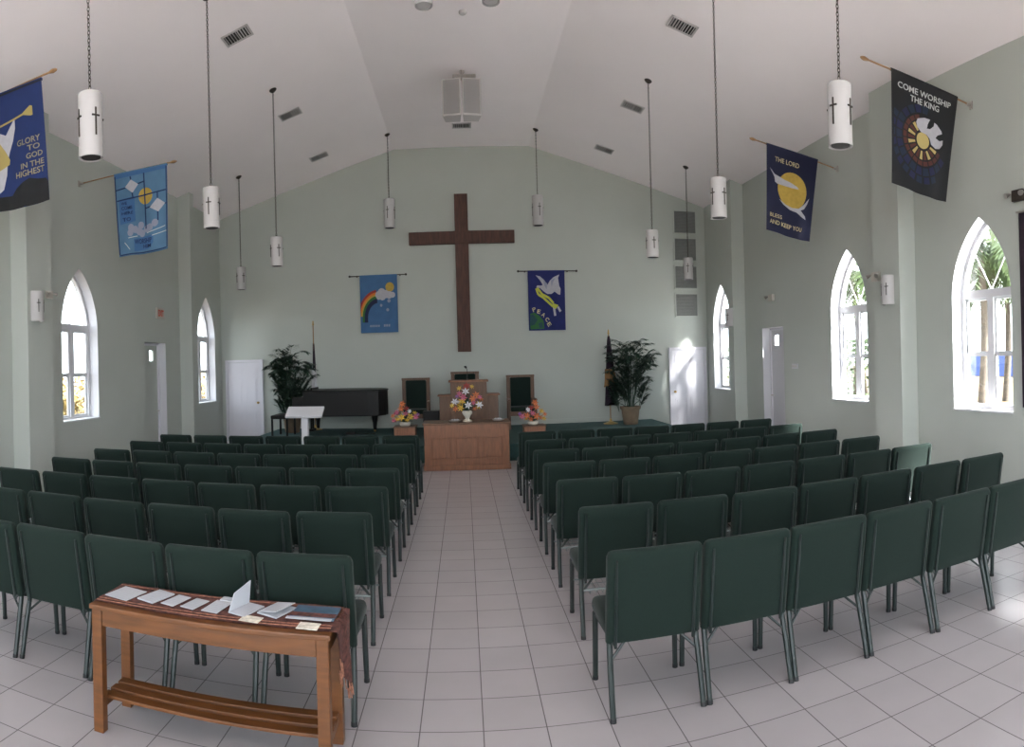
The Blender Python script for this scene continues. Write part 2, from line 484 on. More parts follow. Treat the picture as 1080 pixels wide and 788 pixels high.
# ------------------------------------------------------------------ doors
def panel_door(mb_slab, w, h, t=0.04):
    """six panel door, local: x across centred, y thickness (front at -y), z up"""
    mb_slab.box(-w / 2, w / 2, 0, t, 0, h)
def six_panels(w, h):
    p = MB()
    rows = [(0.10, 0.40), (0.45, 0.80), (0.84, 0.94)]
    for z0, z1 in rows:
        for s in (-1, 1):
            x0, x1 = (0.05 * w, 0.40 * w) if s > 0 else (-0.40 * w, -0.05 * w)
            # raised panel: frame groove + centre field
            p.box(x0, x1, -0.006, 0.0, z0 * h, z0 * h + 0.018); p.box(x0, x1, -0.006, 0.0, z1 * h - 0.018, z1 * h)
            p.box(x0, x0 + 0.018, -0.006, 0.0, z0 * h, z1 * h); p.box(x1 - 0.018, x1, -0.006, 0.0, z0 * h, z1 * h)
            p.box(x0 + 0.045, x1 - 0.045, -0.008, 0.0, z0 * h + 0.045, z1 * h - 0.045)
    return p
def front_door(idx, xc, w, h, knob_side):
    d = thing('door_%d' % idx, None, None, (xc, YF - 0.045, 0.0), kind='structure')
    s = MB(); panel_door(s, w, h); struct(s.build('slab', M['door'], d, bevel=0.004))
    struct(six_panels(w, h).build('panel', M['door'], d))
    fr = MB()
    a = w / 2 + 0.005
    fr.box(-a - 0.06, -a, -0.02, 0.045, 0, h + 0.065); fr.box(a, a + 0.06, -0.02, 0.045, 0, h + 0.065); fr.box(-a, a, -0.02, 0.045, h + 0.005, h + 0.065)
    struct(fr.build('frame', M['door'], d, bevel=0.004))
    k = MB().lathe([(0.028, 0), (0.028, 0.008), (0.012, 0.012), (0.012, 0.04), (0.028, 0.05), (0.03, 0.065), (0.018, 0.08)], 0, 0, 14)
    k.v = [(x + knob_side * (w / 2 - 0.07), -z, y + 0.98) for x, y, z in k.v]
    struct(k.build('door_handle', M['brass'], d, smooth=True))
front_door(1, 5.62, 0.88, 2.04, -1)
front_door(2, -5.50, 0.88, 2.00, 1)

def side_door(idx, X, sgn, dd):
    y0, y1, h = dd
    d = thing('door_%d' % idx, None, None, (X + sgn * (TH - 0.06), (y0 + y1) / 2, 0), kind='structure')
    w = y1 - y0
    s = MB()
    # slab with a small vision window near its latch side
    wy0, wy1, wz0, wz1 = -0.02 - 0.09 , -0.02 + 0.09, 2.05, 2.27
    if sgn > 0: wy0, wy1 = 0.09, 0.27
    else: wy0, wy1 = 0.08, 0.26
    t0, t1 = -0.022, 0.022
    s.box(t0, t1, -w / 2 + 0.05, wy0, 0.01, h - 0.05); s.box(t0, t1, wy1, w / 2 - 0.05, 0.01, h - 0.05)
    s.box(t0, t1, wy0, wy1, 0.01, wz0); s.box(t0, t1, wy0, wy1, wz1, h - 0.05)
    struct(s.build('slab', M['wall'] if sgn < 0 else M['reveal'], d))
    struct(MB().box(-0.004, 0.004, wy0, wy1, wz0, wz1).build('glass_pane', M['glass'], d))
    fr = MB()
    fr.box(-0.04, 0.05, -w / 2, -w / 2 + 0.05, 0, h); fr.box(-0.04, 0.05, w / 2 - 0.05, w / 2, 0, h); fr.box(-0.04, 0.05, -w / 2 + 0.05, w / 2 - 0.05, h - 0.05, h)
    struct(fr.build('frame', M['door'], d))
    struct(MB().box(-sgn * 0.07 - 0.012, -sgn * 0.07 + 0.012, w / 2 - 0.17, w / 2 - 0.09, 0.98, 1.01).build('door_handle', M['metal'], d))
side_door(3, XR, 1, DR)
side_door(4, XL, -1, DL)

# ------------------------------------------------------------------ chairs
def chair_proto(name, rack):
    t = thing(name, 'x', 'chair')
    # seat cushion
    b = MB().box(-0.25, 0.25, -0.19, 0.26, 0.385, 0.475)
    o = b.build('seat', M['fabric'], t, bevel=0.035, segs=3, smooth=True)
    # backrest: cushion leaning back, rounded rolled top
    prof = []
    def ln(z): return -0.175 - (z - 0.38) * 0.19
    zs = [0.375, 0.45, 0.56, 0.68, 0.79, 0.845, 0.868, 0.878]
    bk = [0.030, 0.034, 0.034, 0.034, 0.034, 0.034, 0.024, 0.006]
    ft = [0.020, 0.045, 0.050, 0.042, 0.038, 0.038, 0.026, 0.006]
    b = MB()
    ring = []
    for z, kb, kf in zip(zs, bk, ft):
        top = z > 0.86
        hw = 0.257 if not top else 0.257 - (0.008 if z < 0.87 else 0.022)
        ring.append([(-hw, ln(z) - kb * 0.55, z), (-hw + 0.018, ln(z) - kb, z), (hw - 0.018, ln(z) - kb, z), (hw, ln(z) - kb * 0.55, z),
                     (hw, ln(z) + kf * 0.5, z), (hw - 0.03, ln(z) + kf, z), (-hw + 0.03, ln(z) + kf, z), (-hw, ln(z) + kf * 0.5, z)])
    vs = [p for r in ring for p in r]; fs = []
    for i in range(len(ring) - 1):
        for k in range(8):
            a, c = i * 8 + k, i * 8 + (k + 1) % 8
            fs.append((a, c, c + 8, a + 8))
    fs.append(tuple(range(7, -1, -1))); fs.append(tuple((len(ring) - 1) * 8 + k for k in range(8)))
    b.add(vs, fs)
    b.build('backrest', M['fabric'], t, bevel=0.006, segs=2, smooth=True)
    # frame tubes behind the backrest
    b = MB()
    for s in (-1, 1):
        x = s * 0.212
        pts = [(x, ln(z) - 0.040, z) for z in (0.835, 0.70, 0.55, 0.40, 0.355)]
        b.tube(pts, [0.006, 0.009, 0.009, 0.009, 0.009], 6)
        b.tube([(x, ln(0.37) - 0.040, 0.37), (s * 0.232, -0.19, 0.395), (s * 0.235, 0.19, 0.385)], 0.011, 6)
    b.tube([(-0.235, 0.19, 0.385), (0.235, 0.19, 0.385)], 0.011, 6)
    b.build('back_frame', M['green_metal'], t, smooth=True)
    # legs
    for s in (-1, 1):
        o = MB().tube([(s * 0.236, -0.17, 0.41), (s * 0.242, -0.215, 0.22), (s * 0.245, -0.262, 0.006)], [0.0165, 0.0165, 0.0155], 8).build('leg', M['green_metal'], t, smooth=True)
        MB().tube([(s * 0.245, -0.260, 0.022), (s * 0.2453, -0.264, 0.0)], 0.0168, 8).build('rubber_foot', M['rubber'], o)
        o = MB().tube([(s * 0.238, 0.19, 0.40), (s * 0.240, 0.20, 0.20), (s * 0.242, 0.212, 0.006)], [0.0165, 0.0165, 0.0155], 8).build('leg', M['green_metal'], t, smooth=True)
        MB().tube([(s * 0.242, 0.211, 0.022), (s * 0.242, 0.213, 0.0)], 0.0168, 8).build('rubber_foot', M['rubber'], o)
        MB().tube([(s * 0.241, -0.20, 0.285), (s * 0.15, -0.165, 0.372), (s * 0.09, -0.155, 0.378)], 0.008, 6).build('brace', M['green_metal'], t, smooth=True)
    if rack:
        b = MB()
        b.tube([(-0.24, -0.195, 0.30), (0.24, -0.195, 0.30)], 0.008, 6)
        b.tube([(-0.24, 0.12, 0.27), (0.24, 0.12, 0.27)], 0.006, 6)
        for k in range(11):
            x = -0.22 + 0.044 * k
            b.tube([(x, -0.195, 0.30), (x, -0.17, 0.265), (x, 0.12, 0.27)], 0.003, 4)
        for y in (-0.08, 0.02):
            b.tube([(-0.235, y, 0.268), (0.235, y, 0.268)], 0.003, 4)
        b.build('book_rack', M['wire'], t, smooth=True)
    return t
ORD = ['first', 'second', 'third', 'fourth', 'fifth', 'sixth', 'seventh']
ROWN = ['back row', 'second row from the back', 'third row from the back', 'middle row', 'third row from the front', 'second row from the front', 'front row']
RY_R = [3.26, 4.28, 5.30, 6.24, 7.16, 8.08, 9.03]
RY_L = [3.34, 4.30, 5.24, 6.17, 7.10, 8.04, 8.98]
def tree_table(o, tb):
    tb[o.name] = kids(o)
    for c in tb[o.name]: tree_table(c, tb)
protoA = chair_proto('stacking_chair', False)
protoB = chair_proto('stacking_chair', True)
table = {}; tree_table(protoA, table); tree_table(protoB, table)
used = {'A': False, 'B': False}
rnd = random.Random(3)
for side in ('R', 'L'):
    for r in range(7):
        n = 7
        if r == 0: n = 6 if side == 'R' else 5
        if side == 'L' and r == 1: n = 6
        for k in range(n):
            if side == 'R':
                p = 0.526 if r == 0 else 0.549
                x = (0.69 if r == 0 else 0.712) + p / 2 + p * k
                y = RY_R[r] + 0.262
            else:
                p = 0.535 if r == 0 else 0.557
                x = -((0.585 if r == 0 else 0.61) + p / 2 + p * k)
                y = RY_L[r] + 0.262
            key = 'A' if r == 0 else 'B'
            pr = protoA if key == 'A' else protoB
            o = pr if not used[key] else copy_tree(pr, None, table)
            used[key] = True
            o.location = (x + rnd.uniform(-.002, .002), y + rnd.uniform(-.012, .012), 0)
            o.rotation_euler = (0, 0, rnd.uniform(-0.006, 0.006))
            sd_ = 'palm-side' if side == 'R' else 'piano-side'
            ordn = ORD[k]
            o['label'] = 'green padded chair, %s block, %s, %s from the aisle' % (sd_, ROWN[r], ordn)
            o['group'] = 'green chairs in the %s block' % sd_

# ------------------------------------------------------------------ cross on the wall
def wall_cross():
    t = thing('wall_cross', 'large dark wooden cross hanging high on the front wall', 'cross', (0.03, YF - 0.08, 2.12))
    MB().box(-0.16, 0.16, -0.07, 0.07, 0, 3.79).build('upright', M['crosswood'], t, bevel=0.008)
    b = MB()
    b.box(-1.27, -0.161, -0.06, 0.06, 2.60, 2.90); b.box(0.161, 1.27, -0.06, 0.06, 2.60, 2.90)
    b.box(-0.20, 0.20, -0.078, -0.071, 2.60, 2.90)
    b.build('crossbar', M['crosswood'], t, bevel=0.006)
wall_cross()

# ------------------------------------------------------------------ banners
class Cloth:
    """a hanging cloth given by four corners, seen u left to right and v top to bottom, facing the nave"""
    def __init__(s, tl, tr, br, bl, wave=0.012, face=(0, -1, 0), drape=0.0):
        s.c = [Vector(p) for p in (tl, tr, br, bl)]; s.wave = wave; s.face = Vector(face); s.drape = drape
    def P(s, u, v, off=0.0):
        a = s.c[0].lerp(s.c[1], u); b = s.c[3].lerp(s.c[2], u)
        p = a.lerp(b, v)
        w = s.wave * v * (math.sin(u * 9 + 1.0 + v * 1.5) + 0.5 * math.sin(u * 17 + v * 3))
        p = p + s.face * (w + off)
        p.z += s.drape * v * math.sin(u * 7 + 0.5) * 0.5
        return p
    def sheet(s, name, m, parent, nu=28, nv=30):
        b = MB(); vs = []
        for side in (0.0, -0.004):
            for j in range(nv + 1):
                for i in range(nu + 1):
                    vs.append(s.P(i / nu, j / nv, side))
        fs = []; st = (nu + 1) * (nv + 1)
        for j in range(nv):
            for i in range(nu):
                a = j * (nu + 1) + i
                fs.append((a, a + 1, a + nu + 2, a + nu + 1)); fs.append((st + a, st + a + nu + 1, st + a + nu + 2, st + a + 1))
        edge = [i for i in range(nu + 1)] + [j * (nu + 1) + nu for j in range(1, nv + 1)] + [nv * (nu + 1) + i for i in range(nu - 1, -1, -1)] + [j * (nu + 1) for j in range(nv - 1, 0, -1)]
        for k in range(len(edge)):
            a, c = edge[k], edge[(k + 1) % len(edge)]
            fs.append((a, a + st, c + st, c))
        b.add(vs, fs)
        return b.build(name, m, parent, smooth=True)
    def patch(s, name, m, parent, polys, off=0.003):
        if 1 < len(polys) <= 9:
            for p_ in polys: s.patch(name, m, parent, [p_], off)
            return
        """flat cloth shapes sewn on: polygons in u,v; subdivided so they follow the cloth"""
        bm = bmesh.new()
        for poly in polys:
            vs = [bm.verts.new((u, v, 0)) for u, v in poly]
            try: fc = bm.faces.new(vs)
            except ValueError: continue
        bmesh.ops.triangulate(bm, faces=bm.faces[:])
        for _ in range(3):
            long = [e for e in bm.edges if e.calc_length() > 0.09]
            if not long: break
            bmesh.ops.subdivide_edges(bm, edges=long, cuts=1)
            bmesh.ops.triangulate(bm, faces=bm.faces[:])
        return s._fin(bm, name, m, parent, off)
    def _fin(s, bm, name, m, parent, off):
        r = bmesh.ops.solidify(bm, geom=bm.faces[:], thickness=0.0)
        nf = set(f for f in r['geom'] if isinstance(f, bmesh.types.BMFace))
        bm.verts.ensure_lookup_table()
        nv = set(v for f in nf for v in f.verts)
        for v in bm.verts:
            u, w = v.co.x, v.co.y
            v.co = s.P(u, w, off if v in nv else off - 0.002)
        bmesh.ops.recalc_face_normals(bm, faces=bm.faces[:])
        me = bpy.data.meshes.new(name); bm.to_mesh(me); bm.free()
        me.materials.append(m)
        o = bpy.data.objects.new(name, me); COL.objects.link(o); o.parent = parent
        return o
    def text(s, name, m, parent, txt, u0, v0, u1, v1, off=0.003, rot=0.0, bold=0.0):
        c = bpy.data.curves.new('lettering', 'FONT'); c.body = txt; c.size = 1; c.align_x = 'CENTER'; c.space_line = 0.9
        c.resolution_u = 3; c.offset = bold
        tmp = bpy.data.objects.new('lettering_tmp', c)
        COL.objects.link(tmp)
        bpy.context.view_layer.update()
        me = bpy.data.meshes.new_from_object(tmp.evaluated_get(bpy.context.evaluated_depsgraph_get()))
        bpy.data.objects.remove(tmp)
        bm = bmesh.new(); bm.from_mesh(me); bpy.data.meshes.remove(me)
        xs = [v.co.x for v in bm.verts]; ys = [v.co.y for v in bm.verts]
        x0, x1, y0, y1 = min(xs), max(xs), min(ys), max(ys)
        for v in bm.verts:
            a, b_ = (v.co.x - x0) / (x1 - x0), (v.co.y - y0) / (y1 - y0)
            u = u0 + a * (u1 - u0); w = v1 - b_ * (v1 - v0)
            if rot:
                cu, cw = (u0 + u1) / 2, (v0 + v1) / 2
                du, dw = u - cu, (w - cw) * 1.4
                u = cu + du * math.cos(rot) - dw * math.sin(rot); w = cw + (du * math.sin(rot) + dw * math.cos(rot)) / 1.4
            v.co = (u, w, 0)
        return s._fin(bm, name, m, parent, off)

def disc(u, v, r, n=24, asp=0.72, a0=0, a1=2 * PI):
    return [(u + r * math.cos(a0 + (a1 - a0) * k / n), v + r * asp * math.sin(a0 + (a1 - a0) * k / n)) for k in range(n)]
def arcband(u, v, r0, r1, a0, a1, n=10, asp=0.72):
    A = [(u + r1 * math.cos(a0 + (a1 - a0) * k / n), v + r1 * asp * math.sin(a0 + (a1 - a0) * k / n)) for k in range(n + 1)]
    B = [(u + r0 * math.cos(a0 + (a1 - a0) * k / n), v + r0 * asp * math.sin(a0 + (a1 - a0) * k / n)) for k in range(n, -1, -1)]
    return A + B
def strip(p, q, w, asp=0.72):
    dx, dy = q[0] - p[0], (q[1] - p[1]) / asp
    L = math.hypot(dx, dy); nx, ny = -dy / L * w / 2, dx / L * w / 2 * asp
    return [(p[0] + nx, p[1] + ny), (q[0] + nx, q[1] + ny), (q[0] - nx, q[1] - ny), (p[0] - nx, p[1] - ny)]

def rod(parent, a, b, r=0.011, finial=True, m='dowel'):
    a, b = Vector(a), Vector(b)
    MB().tube([a, b], r, 8).build('rod', M[m], parent, smooth=True)
    if finial:
        d = (b - a).normalized()
        MB().tube([b - d * 0.02, b + d * 0.01, b + d * 0.045, b + d * 0.08, b + d * 0.10], [0.012, 0.020, 0.026, 0.018, 0.006], 10).build('finial', M[m], parent, smooth=True)

def side_banner(name, label, X, sgn, Y, wz, inner, corners, base):
    """rod sticks out from the side wall at Y; corners = (x,z) TL TR BR BL as seen from the nave"""
    t = thing(name, label, 'banner', (X, Y, wz), group='cloth banners on rods over the side aisles')
    L = lambda x, z, y=0: (x - X, y, z - wz)
    rod(t, L(X - sgn * 0.02, wz), L(*inner))
    br = MB(); br.box(min(-sgn * 0.02, 0), max(-sgn * 0.02, 0), -0.03, 0.03, -0.05, 0.05)
    br.tube([(-sgn * 0.01, 0, 0), (-sgn * 0.09, 0, -0.005)], 0.02, 10)
    br.build('bracket', M['metal'], t, smooth=True)
    c = Cloth(*[L(x, z, -0.014) for x, z in corners], wave=0.016, drape=0.03)
    cl = c.sheet('cloth', M[base], t)
    # sleeve around the rod
    tl, tr = c.c[0], c.c[1]
    MB().tube([tl + Vector((0, 0.013, -0.004)), tr + Vector((0, 0.013, -0.004))], 0.019, 8).build('sleeve', M[base], t, smooth=True)
    return t, c

# --- COME WORSHIP THE KING
t, c = side_banner('hanging_banner', 'black banner reading COME WORSHIP THE KING with white dove over a sun', XR, 1, 6.24, 5.10, (4.5, 5.26),
                   [(4.84, 5.235), (5.92, 5.14), (5.68, 3.74), (4.80, 3.86)], 'black_cloth')
c.text('lettering', M['letter_white'], t, 'COME WORSHIP', 0.09, 0.085, 0.90, 0.140, bold=0.012)
c.text('lettering', M['letter_white'], t, 'THE KING', 0.28, 0.160, 0.72, 0.215, bold=0.012)
cu, cv = 0.50, 0.52
ray = {'pale_yellow': [], 'rust': [], 'steel_blue': [], 'indigo': []}
for k in range(14):
    a = math.radians(20 + k * 17)
    m = 'pale_yellow' if k % 2 == 0 else 'rust'
    ray[m].append(arcband(cu, cv, 0.13, 0.235, a, a + math.radians(11), 3))
    ray['rust'].append(arcband(cu, cv, 0.255, 0.31, a, a + math.radians(14), 3))
for k in range(16):
    a = math.radians(25 + k * 16)
    ray['steel_blue' if k % 2 else 'indigo'].append(arcband(cu, cv, 0.335, 0.43, a, a + math.radians(13), 3))
for k in range(11):
    a = math.radians(60 + k * 14)
    ray['indigo' if k % 2 else 'steel_blue'].append([p for p in arcband(cu, cv, 0.45, 0.53, a, a + math.radians(10), 3) if True])
for m, ps in ray.items():
    ps = [[(min(max(u, 0.03), 0.97), min(max(v, 0.03), 0.97)) for u, v in p] for p in ps]
    c.patch('line_pattern', M[m], t, ps)
c.patch('sun_patch', M['pale_yellow'], t, [disc(0.50, 0.52, 0.10)])
c.patch('white_patch', M['dove'], t, [[(0.40, 0.345), (0.50, 0.315), (0.60, 0.31), (0.70, 0.335), (0.78, 0.38), (0.82, 0.44), (0.82, 0.50), (0.77, 0.545), (0.70, 0.555), (0.63, 0.53), (0.60, 0.48), (0.55, 0.455), (0.46, 0.45), (0.40, 0.42), (0.38, 0.38)]], off=0.006)
c.patch('patch', M['black_cloth'], t, [[(0.60, 0.30), (0.66, 0.31), (0.65, 0.36), (0.60, 0.395), (0.55, 0.40), (0.56, 0.36)], [(0.80, 0.40), (0.84, 0.45), (0.76, 0.475), (0.69, 0.46), (0.72, 0.43)]], off=0.009)

# --- THE LORD BLESS AND KEEP YOU
t, c = side_banner('hanging_banner', 'navy banner reading THE LORD BLESS AND KEEP YOU with gulls over a yellow disc', XR, 1, 9.52, 5.02, (4.62, 5.31),
                   [(4.82, 5.275), (5.78, 5.12), (5.58, 3.72), (4.77, 3.87)], 'navy')
c.text('lettering', M['cream'], t, 'THE LORD', 0.16, 0.12, 0.64, 0.175, bold=0.01)
c.text('lettering', M['cream'], t, 'BLESS', 0.08, 0.785, 0.34, 0.83, off=0.008, bold=0.01)
c.text('lettering', M['cream'], t, 'AND KEEP YOU', 0.08, 0.86, 0.78, 0.91, off=0.008, bold=0.01)
c.patch('sun_patch', M['yellow'], t, [disc(0.53, 0.46, 0.295, 32)])
gull1 = [(0.06, 0.27), (0.16, 0.33), (0.27, 0.345), (0.36, 0.36), (0.50, 0.37), (0.62, 0.395), (0.66, 0.42), (0.52, 0.425), (0.36, 0.43), (0.22, 0.43), (0.17, 0.415), (0.24, 0.39), (0.16, 0.365)]
gull2 = [(0.90, 0.49), (0.86, 0.57), (0.80, 0.635), (0.72, 0.66), (0.84, 0.72), (0.86, 0.755), (0.76, 0.735), (0.64, 0.695), (0.50, 0.685), (0.36, 0.65), (0.27, 0.60), (0.40, 0.64), (0.55, 0.655), (0.68, 0.645), (0.80, 0.575)]
c.patch('gull_pattern', M['dove'], t, [gull1, gull2], off=0.006)

# --- light blue stained glass pattern banner
t, c = side_banner('hanging_banner', 'light blue banner with dark window lines, two white diamonds and a yellow disc', XL, -1, 9.35, 5.06, (-4.38, 5.13),
                   [(-5.42, 5.09), (-4.45, 5.115), (-4.47, 3.76), (-5.34, 3.71)], 'pale_sky_cloth')
c.patch('pattern', M['mid_blue'], t, [[(0.07, 0.32), (0.37, 0.30), (0.37, 0.60), (0.07, 0.62)], [(0.32, 0.81), (0.72, 0.79), (0.72, 0.88), (0.64, 0.95), (0.32, 0.96)], [(0.0, 0.0), (1.0, 0.0), (1.0, 0.05), (0.0, 0.06)]])
c.patch('sun_patch', M['yellow'], t, [disc(0.59, 0.325, 0.135, 24)])
L = [((0.57, 0.05), (0.585, 0.71)), ((0.03, 0.33), (1.0, 0.30)), ((0.02, 0.20), (0.26, 0.185)), ((0.44, 0.165), (0.57, 0.15)), ((0.31, 0.06), (0.32, 0.11)), ((0.33, 0.24), (0.34, 0.31)), ((0.82, 0.31), (0.82, 0.38)), ((0.82, 0.52), (0.82, 0.64)), ((0.59, 0.47), (0.70, 0.46)), ((0.94, 0.46), (1.0, 0.455)), ((0.985, 0.02), (0.985, 0.98)), ((0.015, 0.03), (0.015, 0.98)), ((0.02, 0.985), (0.98, 0.98))]
c.patch('line_pattern', M['dark_line'], t, [strip(p, q, 0.022) for p, q in L], off=0.006)
c.patch('white_patch', M['dove'], t, [[(0.32, 0.10), (0.46, 0.17), (0.34, 0.26), (0.20, 0.18)], [(0.82, 0.38), (0.96, 0.455), (0.83, 0.54), (0.67, 0.47)]], off=0.007)
c.patch('pattern', M['dove_line'], t, [disc(u, v, 0.062, 14) for u, v in ((0.27, 0.67), (0.36, 0.70), (0.25, 0.73), (0.48, 0.66), (0.44, 0.73), (0.60, 0.71), (0.76, 0.66), (0.66, 0.70), (0.50, 0.755))], off=0.004)
c.patch('pattern', M['letter_white'], t, [strip(p, q, 0.012) for p, q in (((0.60, 0.76), (0.95, 0.72)), ((0.70, 0.80), (0.97, 0.78)), ((0.20, 0.79), (0.40, 0.78)), ((0.12, 0.84), (0.22, 0.93)))], off=0.004)
for s_, a in (('WE', (0.11, 0.355, 0.22, 0.39)), ('COME', (0.11, 0.41, 0.32, 0.45)), ('HERE', (0.11, 0.475, 0.33, 0.51)), ('TO', (0.12, 0.545, 0.28, 0.59)), ('WORSHIP', (0.34, 0.82, 0.70, 0.875)), ('HIM', (0.52, 0.89, 0.68, 0.935))):
    c.text('lettering', M['dark_line'], t, s_, *a, bold=0.01, off=0.012)

# --- GLORY TO GOD IN THE HIGHEST
t, c = side_banner('hanging_banner', 'deep blue banner reading GLORY TO GOD IN THE HIGHEST with a trumpeting angel', XL, -1, 6.24, 5.28, (-4.46, 5.385),
                   [(-5.68, 5.33), (-4.585, 5.345), (-4.50, 3.87), (-5.58, 3.85)], 'angelblue')
for s_, a in (('GLORY', (0.62, 0.445, 0.93, 0.495)), ('TO', (0.76, 0.51, 0.92, 0.555)), ('GOD', (0.74, 0.575, 0.95, 0.62)), ('IN THE', (0.66, 0.645, 0.96, 0.69)), ('HIGHEST', (0.58, 0.705, 0.96, 0.755))):
    c.text('lettering', M['tan_letter'], t, s_, *a, bold=0.012, off=0.006)
c.patch('patch', M['black_cloth'], t, [[(0.0, 0.90), (0.12, 0.875), (0.30, 0.88), (0.50, 0.885), (0.58, 0.83), (0.66, 0.80), (0.76, 0.775), (0.86, 0.80), (0.97, 0.815), (1.0, 0.85), (1.0, 1.0), (0.0, 1.0)],
                                            [(0.0, 0.0), (1.0, 0.0), (1.0, 0.02), (0.0, 0.03)]])
c.patch('white_patch', M['dove'], t, [[(0.30, 0.30), (0.38, 0.34), (0.46, 0.37), (0.54, 0.30), (0.60, 0.25), (0.60, 0.33), (0.56, 0.43), (0.50, 0.52), (0.46, 0.60), (0.44, 0.70), (0.38, 0.82), (0.28, 0.86), (0.08, 0.86), (0.16, 0.66), (0.22, 0.48)]])
c.patch('patch', M['gold'], t, [[(0.24, 0.36), (0.34, 0.40), (0.44, 0.50), (0.50, 0.58), (0.49, 0.62), (0.38, 0.56), (0.33, 0.66), (0.22, 0.74), (0.14, 0.66), (0.16, 0.46)]], off=0.006)
c.patch('patch', M['gold'], t, [[(0.30, 0.285), (0.72, 0.235), (0.83, 0.19), (0.86, 0.20), (0.86, 0.275), (0.83, 0.275), (0.73, 0.25), (0.30, 0.30)]], off=0.008)
c.patch('patch', M['cream'], t, [disc(0.245, 0.28, 0.075, 18)], off=0.006)
c.patch('patch', M['rust'], t, [disc(0.20, 0.27, 0.06, 14)], off=0.009)

# --- front wall banners
def front_banner(name, label, x0, x1, rx0, rx1, zt, zb, base):
    t = thing(name, label, 'banner', ((x0 + x1) / 2, YF, zt), group='banners on the front wall')
    cx = (x0 + x1) / 2
    MB().tube([(rx0 - cx, -0.06, 0.0), (rx1 - cx, -0.06, 0.0)], 0.012, 8).build('rod', M['bronze'], t, smooth=True)
    for s, x in ((-1, rx0 - cx), (1, rx1 - cx)):
        MB().sphere((x, -0.06, 0), 0.028, 6).build('finial', M['bronze'], t, smooth=True)
    for x in (x0 - cx - 0.07, x1 - cx + 0.07):
        MB().box(x - 0.012, x + 0.012, -0.07, 0, -0.025, 0.012).build('bracket', M['bronze'], t)
    c = Cloth((x0 - cx, -0.075, 0.015), (x1 - cx, -0.075, 0.015), (x1 - cx, -0.05, zb - zt), (x0 - cx, -0.05, zb - zt), wave=0.004)
    c.sheet('cloth', M[base], t, 20, 24)
    return t, c
t, c = front_banner('wall_banner', 'sky blue banner with a rainbow, white cloud and sun on the front wall', -2.47, -1.555, -2.72, -1.34, 4.03, 2.64, 'sky_cloth')
for q_, (m, r0, r1) in enumerate((('red', 0.515, 0.57), ('orange', 0.475, 0.52), ('yellow', 0.44, 0.48), ('green', 0.385, 0.445), ('indigo', 0.30, 0.39))):
    pl = [(max(u, 0.01), v) for u, v in arcband(0.50, 0.74, r0, r1, PI * 1.02, PI * 1.46, 14, asp=0.85)]
    if m in ('green', 'indigo'):
        pl = arcband(0.50, 0.74, r0, r1, PI, PI * 1.46, 14, asp=0.85)
        pl = [(max(0.5 - r0, 0.01), 0.82)] + [(max(u, 0.01), v) for u, v in pl[15:][::-1]] + [(max(u, 0.01), v) for u, v in pl[:15][::-1]] + [(max(0.5 - r1, 0.01), 0.82)]
    c.patch('rainbow_band', M[m], t, [pl], off=0.003 + 0.0006 * q_)
c.patch('sun_patch', M['yellow'], t, [disc(0.80, 0.22, 0.115, 20)], off=0.005)
c.patch('pattern', M['dove'], t, [disc(u, v, r, 16) for u, v, r in ((0.50, 0.35, 0.09), (0.58, 0.31, 0.105), (0.68, 0.34, 0.10), (0.78, 0.355, 0.09), (0.87, 0.355, 0.07), (0.60, 0.38, 0.09), (0.50, 0.39, 0.06))], off=0.008)
c.patch('pattern', M['dove_line'], t, [disc(0.77, 0.455, 0.045, 10), disc(0.56, 0.53, 0.035, 10), disc(0.73, 0.61, 0.04, 10)], off=0.004)
c.patch('pattern', M['dove_line'], t, [[(0.25 + k * 0.055, 0.865), (0.29 + k * 0.055, 0.865), (0.285 + k * 0.055, 0.90), (0.245 + k * 0.055, 0.90)] for k in range(5)] + [[(0.62 + k * 0.06, 0.86), (0.665 + k * 0.06, 0.86), (0.66 + k * 0.06, 0.90), (0.615 + k * 0.06, 0.90)] for k in range(3)], off=0.004)
t, c = front_banner('wall_banner', 'royal blue banner reading PEACE with a white dove and yellow ribbon on the front wall', 1.60, 2.50, 1.37, 2.80, 4.03, 2.59, 'royal')
dove = [(0.21,0.08),(0.33,0.10),(0.44,0.16),(0.53,0.24),(0.60,0.17),(0.70,0.115),(0.86,0.07),(0.82,0.13),(0.74,0.20),(0.71,0.275),(0.85,0.265),(0.885,0.31),(0.87,0.41),(0.81,0.40),(0.72,0.355),(0.63,0.395),(0.52,0.395),(0.42,0.35),(0.33,0.295),(0.22,0.285),(0.25,0.25),(0.36,0.255),(0.40,0.24),(0.33,0.165)]
c.patch('white_patch', M['dove'], t, [dove], off=0.005)
c.patch('pattern', M['dove_line'], t, [[(0.42, 0.16), (0.52, 0.22), (0.50, 0.32), (0.44, 0.24)], [(0.62, 0.17), (0.74, 0.13), (0.68, 0.20), (0.64, 0.28)]], off=0.008)
rib = [((0.22, 0.30), (0.27, 0.40)), ((0.27, 0.40), (0.40, 0.45)), ((0.25, 0.29), (0.38, 0.40)), ((0.40, 0.45), (0.52, 0.52)), ((0.38, 0.40), (0.56, 0.46)), ((0.52, 0.52), (0.66, 0.60)), ((0.56, 0.46), (0.68, 0.55)), ((0.66, 0.60), (0.76, 0.63)), ((0.66, 0.57), (0.80, 0.60))]
c.patch('pattern', M['lime'], t, [strip(p, q, 0.055) for p, q in rib], off=0.007)
c.patch('pattern', M['dove'], t, [strip((0.69, 0.62), (0.72, 0.76), 0.06), strip((0.80, 0.61), (0.87, 0.69), 0.06)], off=0.006)
c.patch('patch', M['green'], t, [[(0.04, 0.72), (0.16, 0.70), (0.30, 0.76), (0.40, 0.84), (0.42, 0.97), (0.04, 0.98)]], off=0.003)
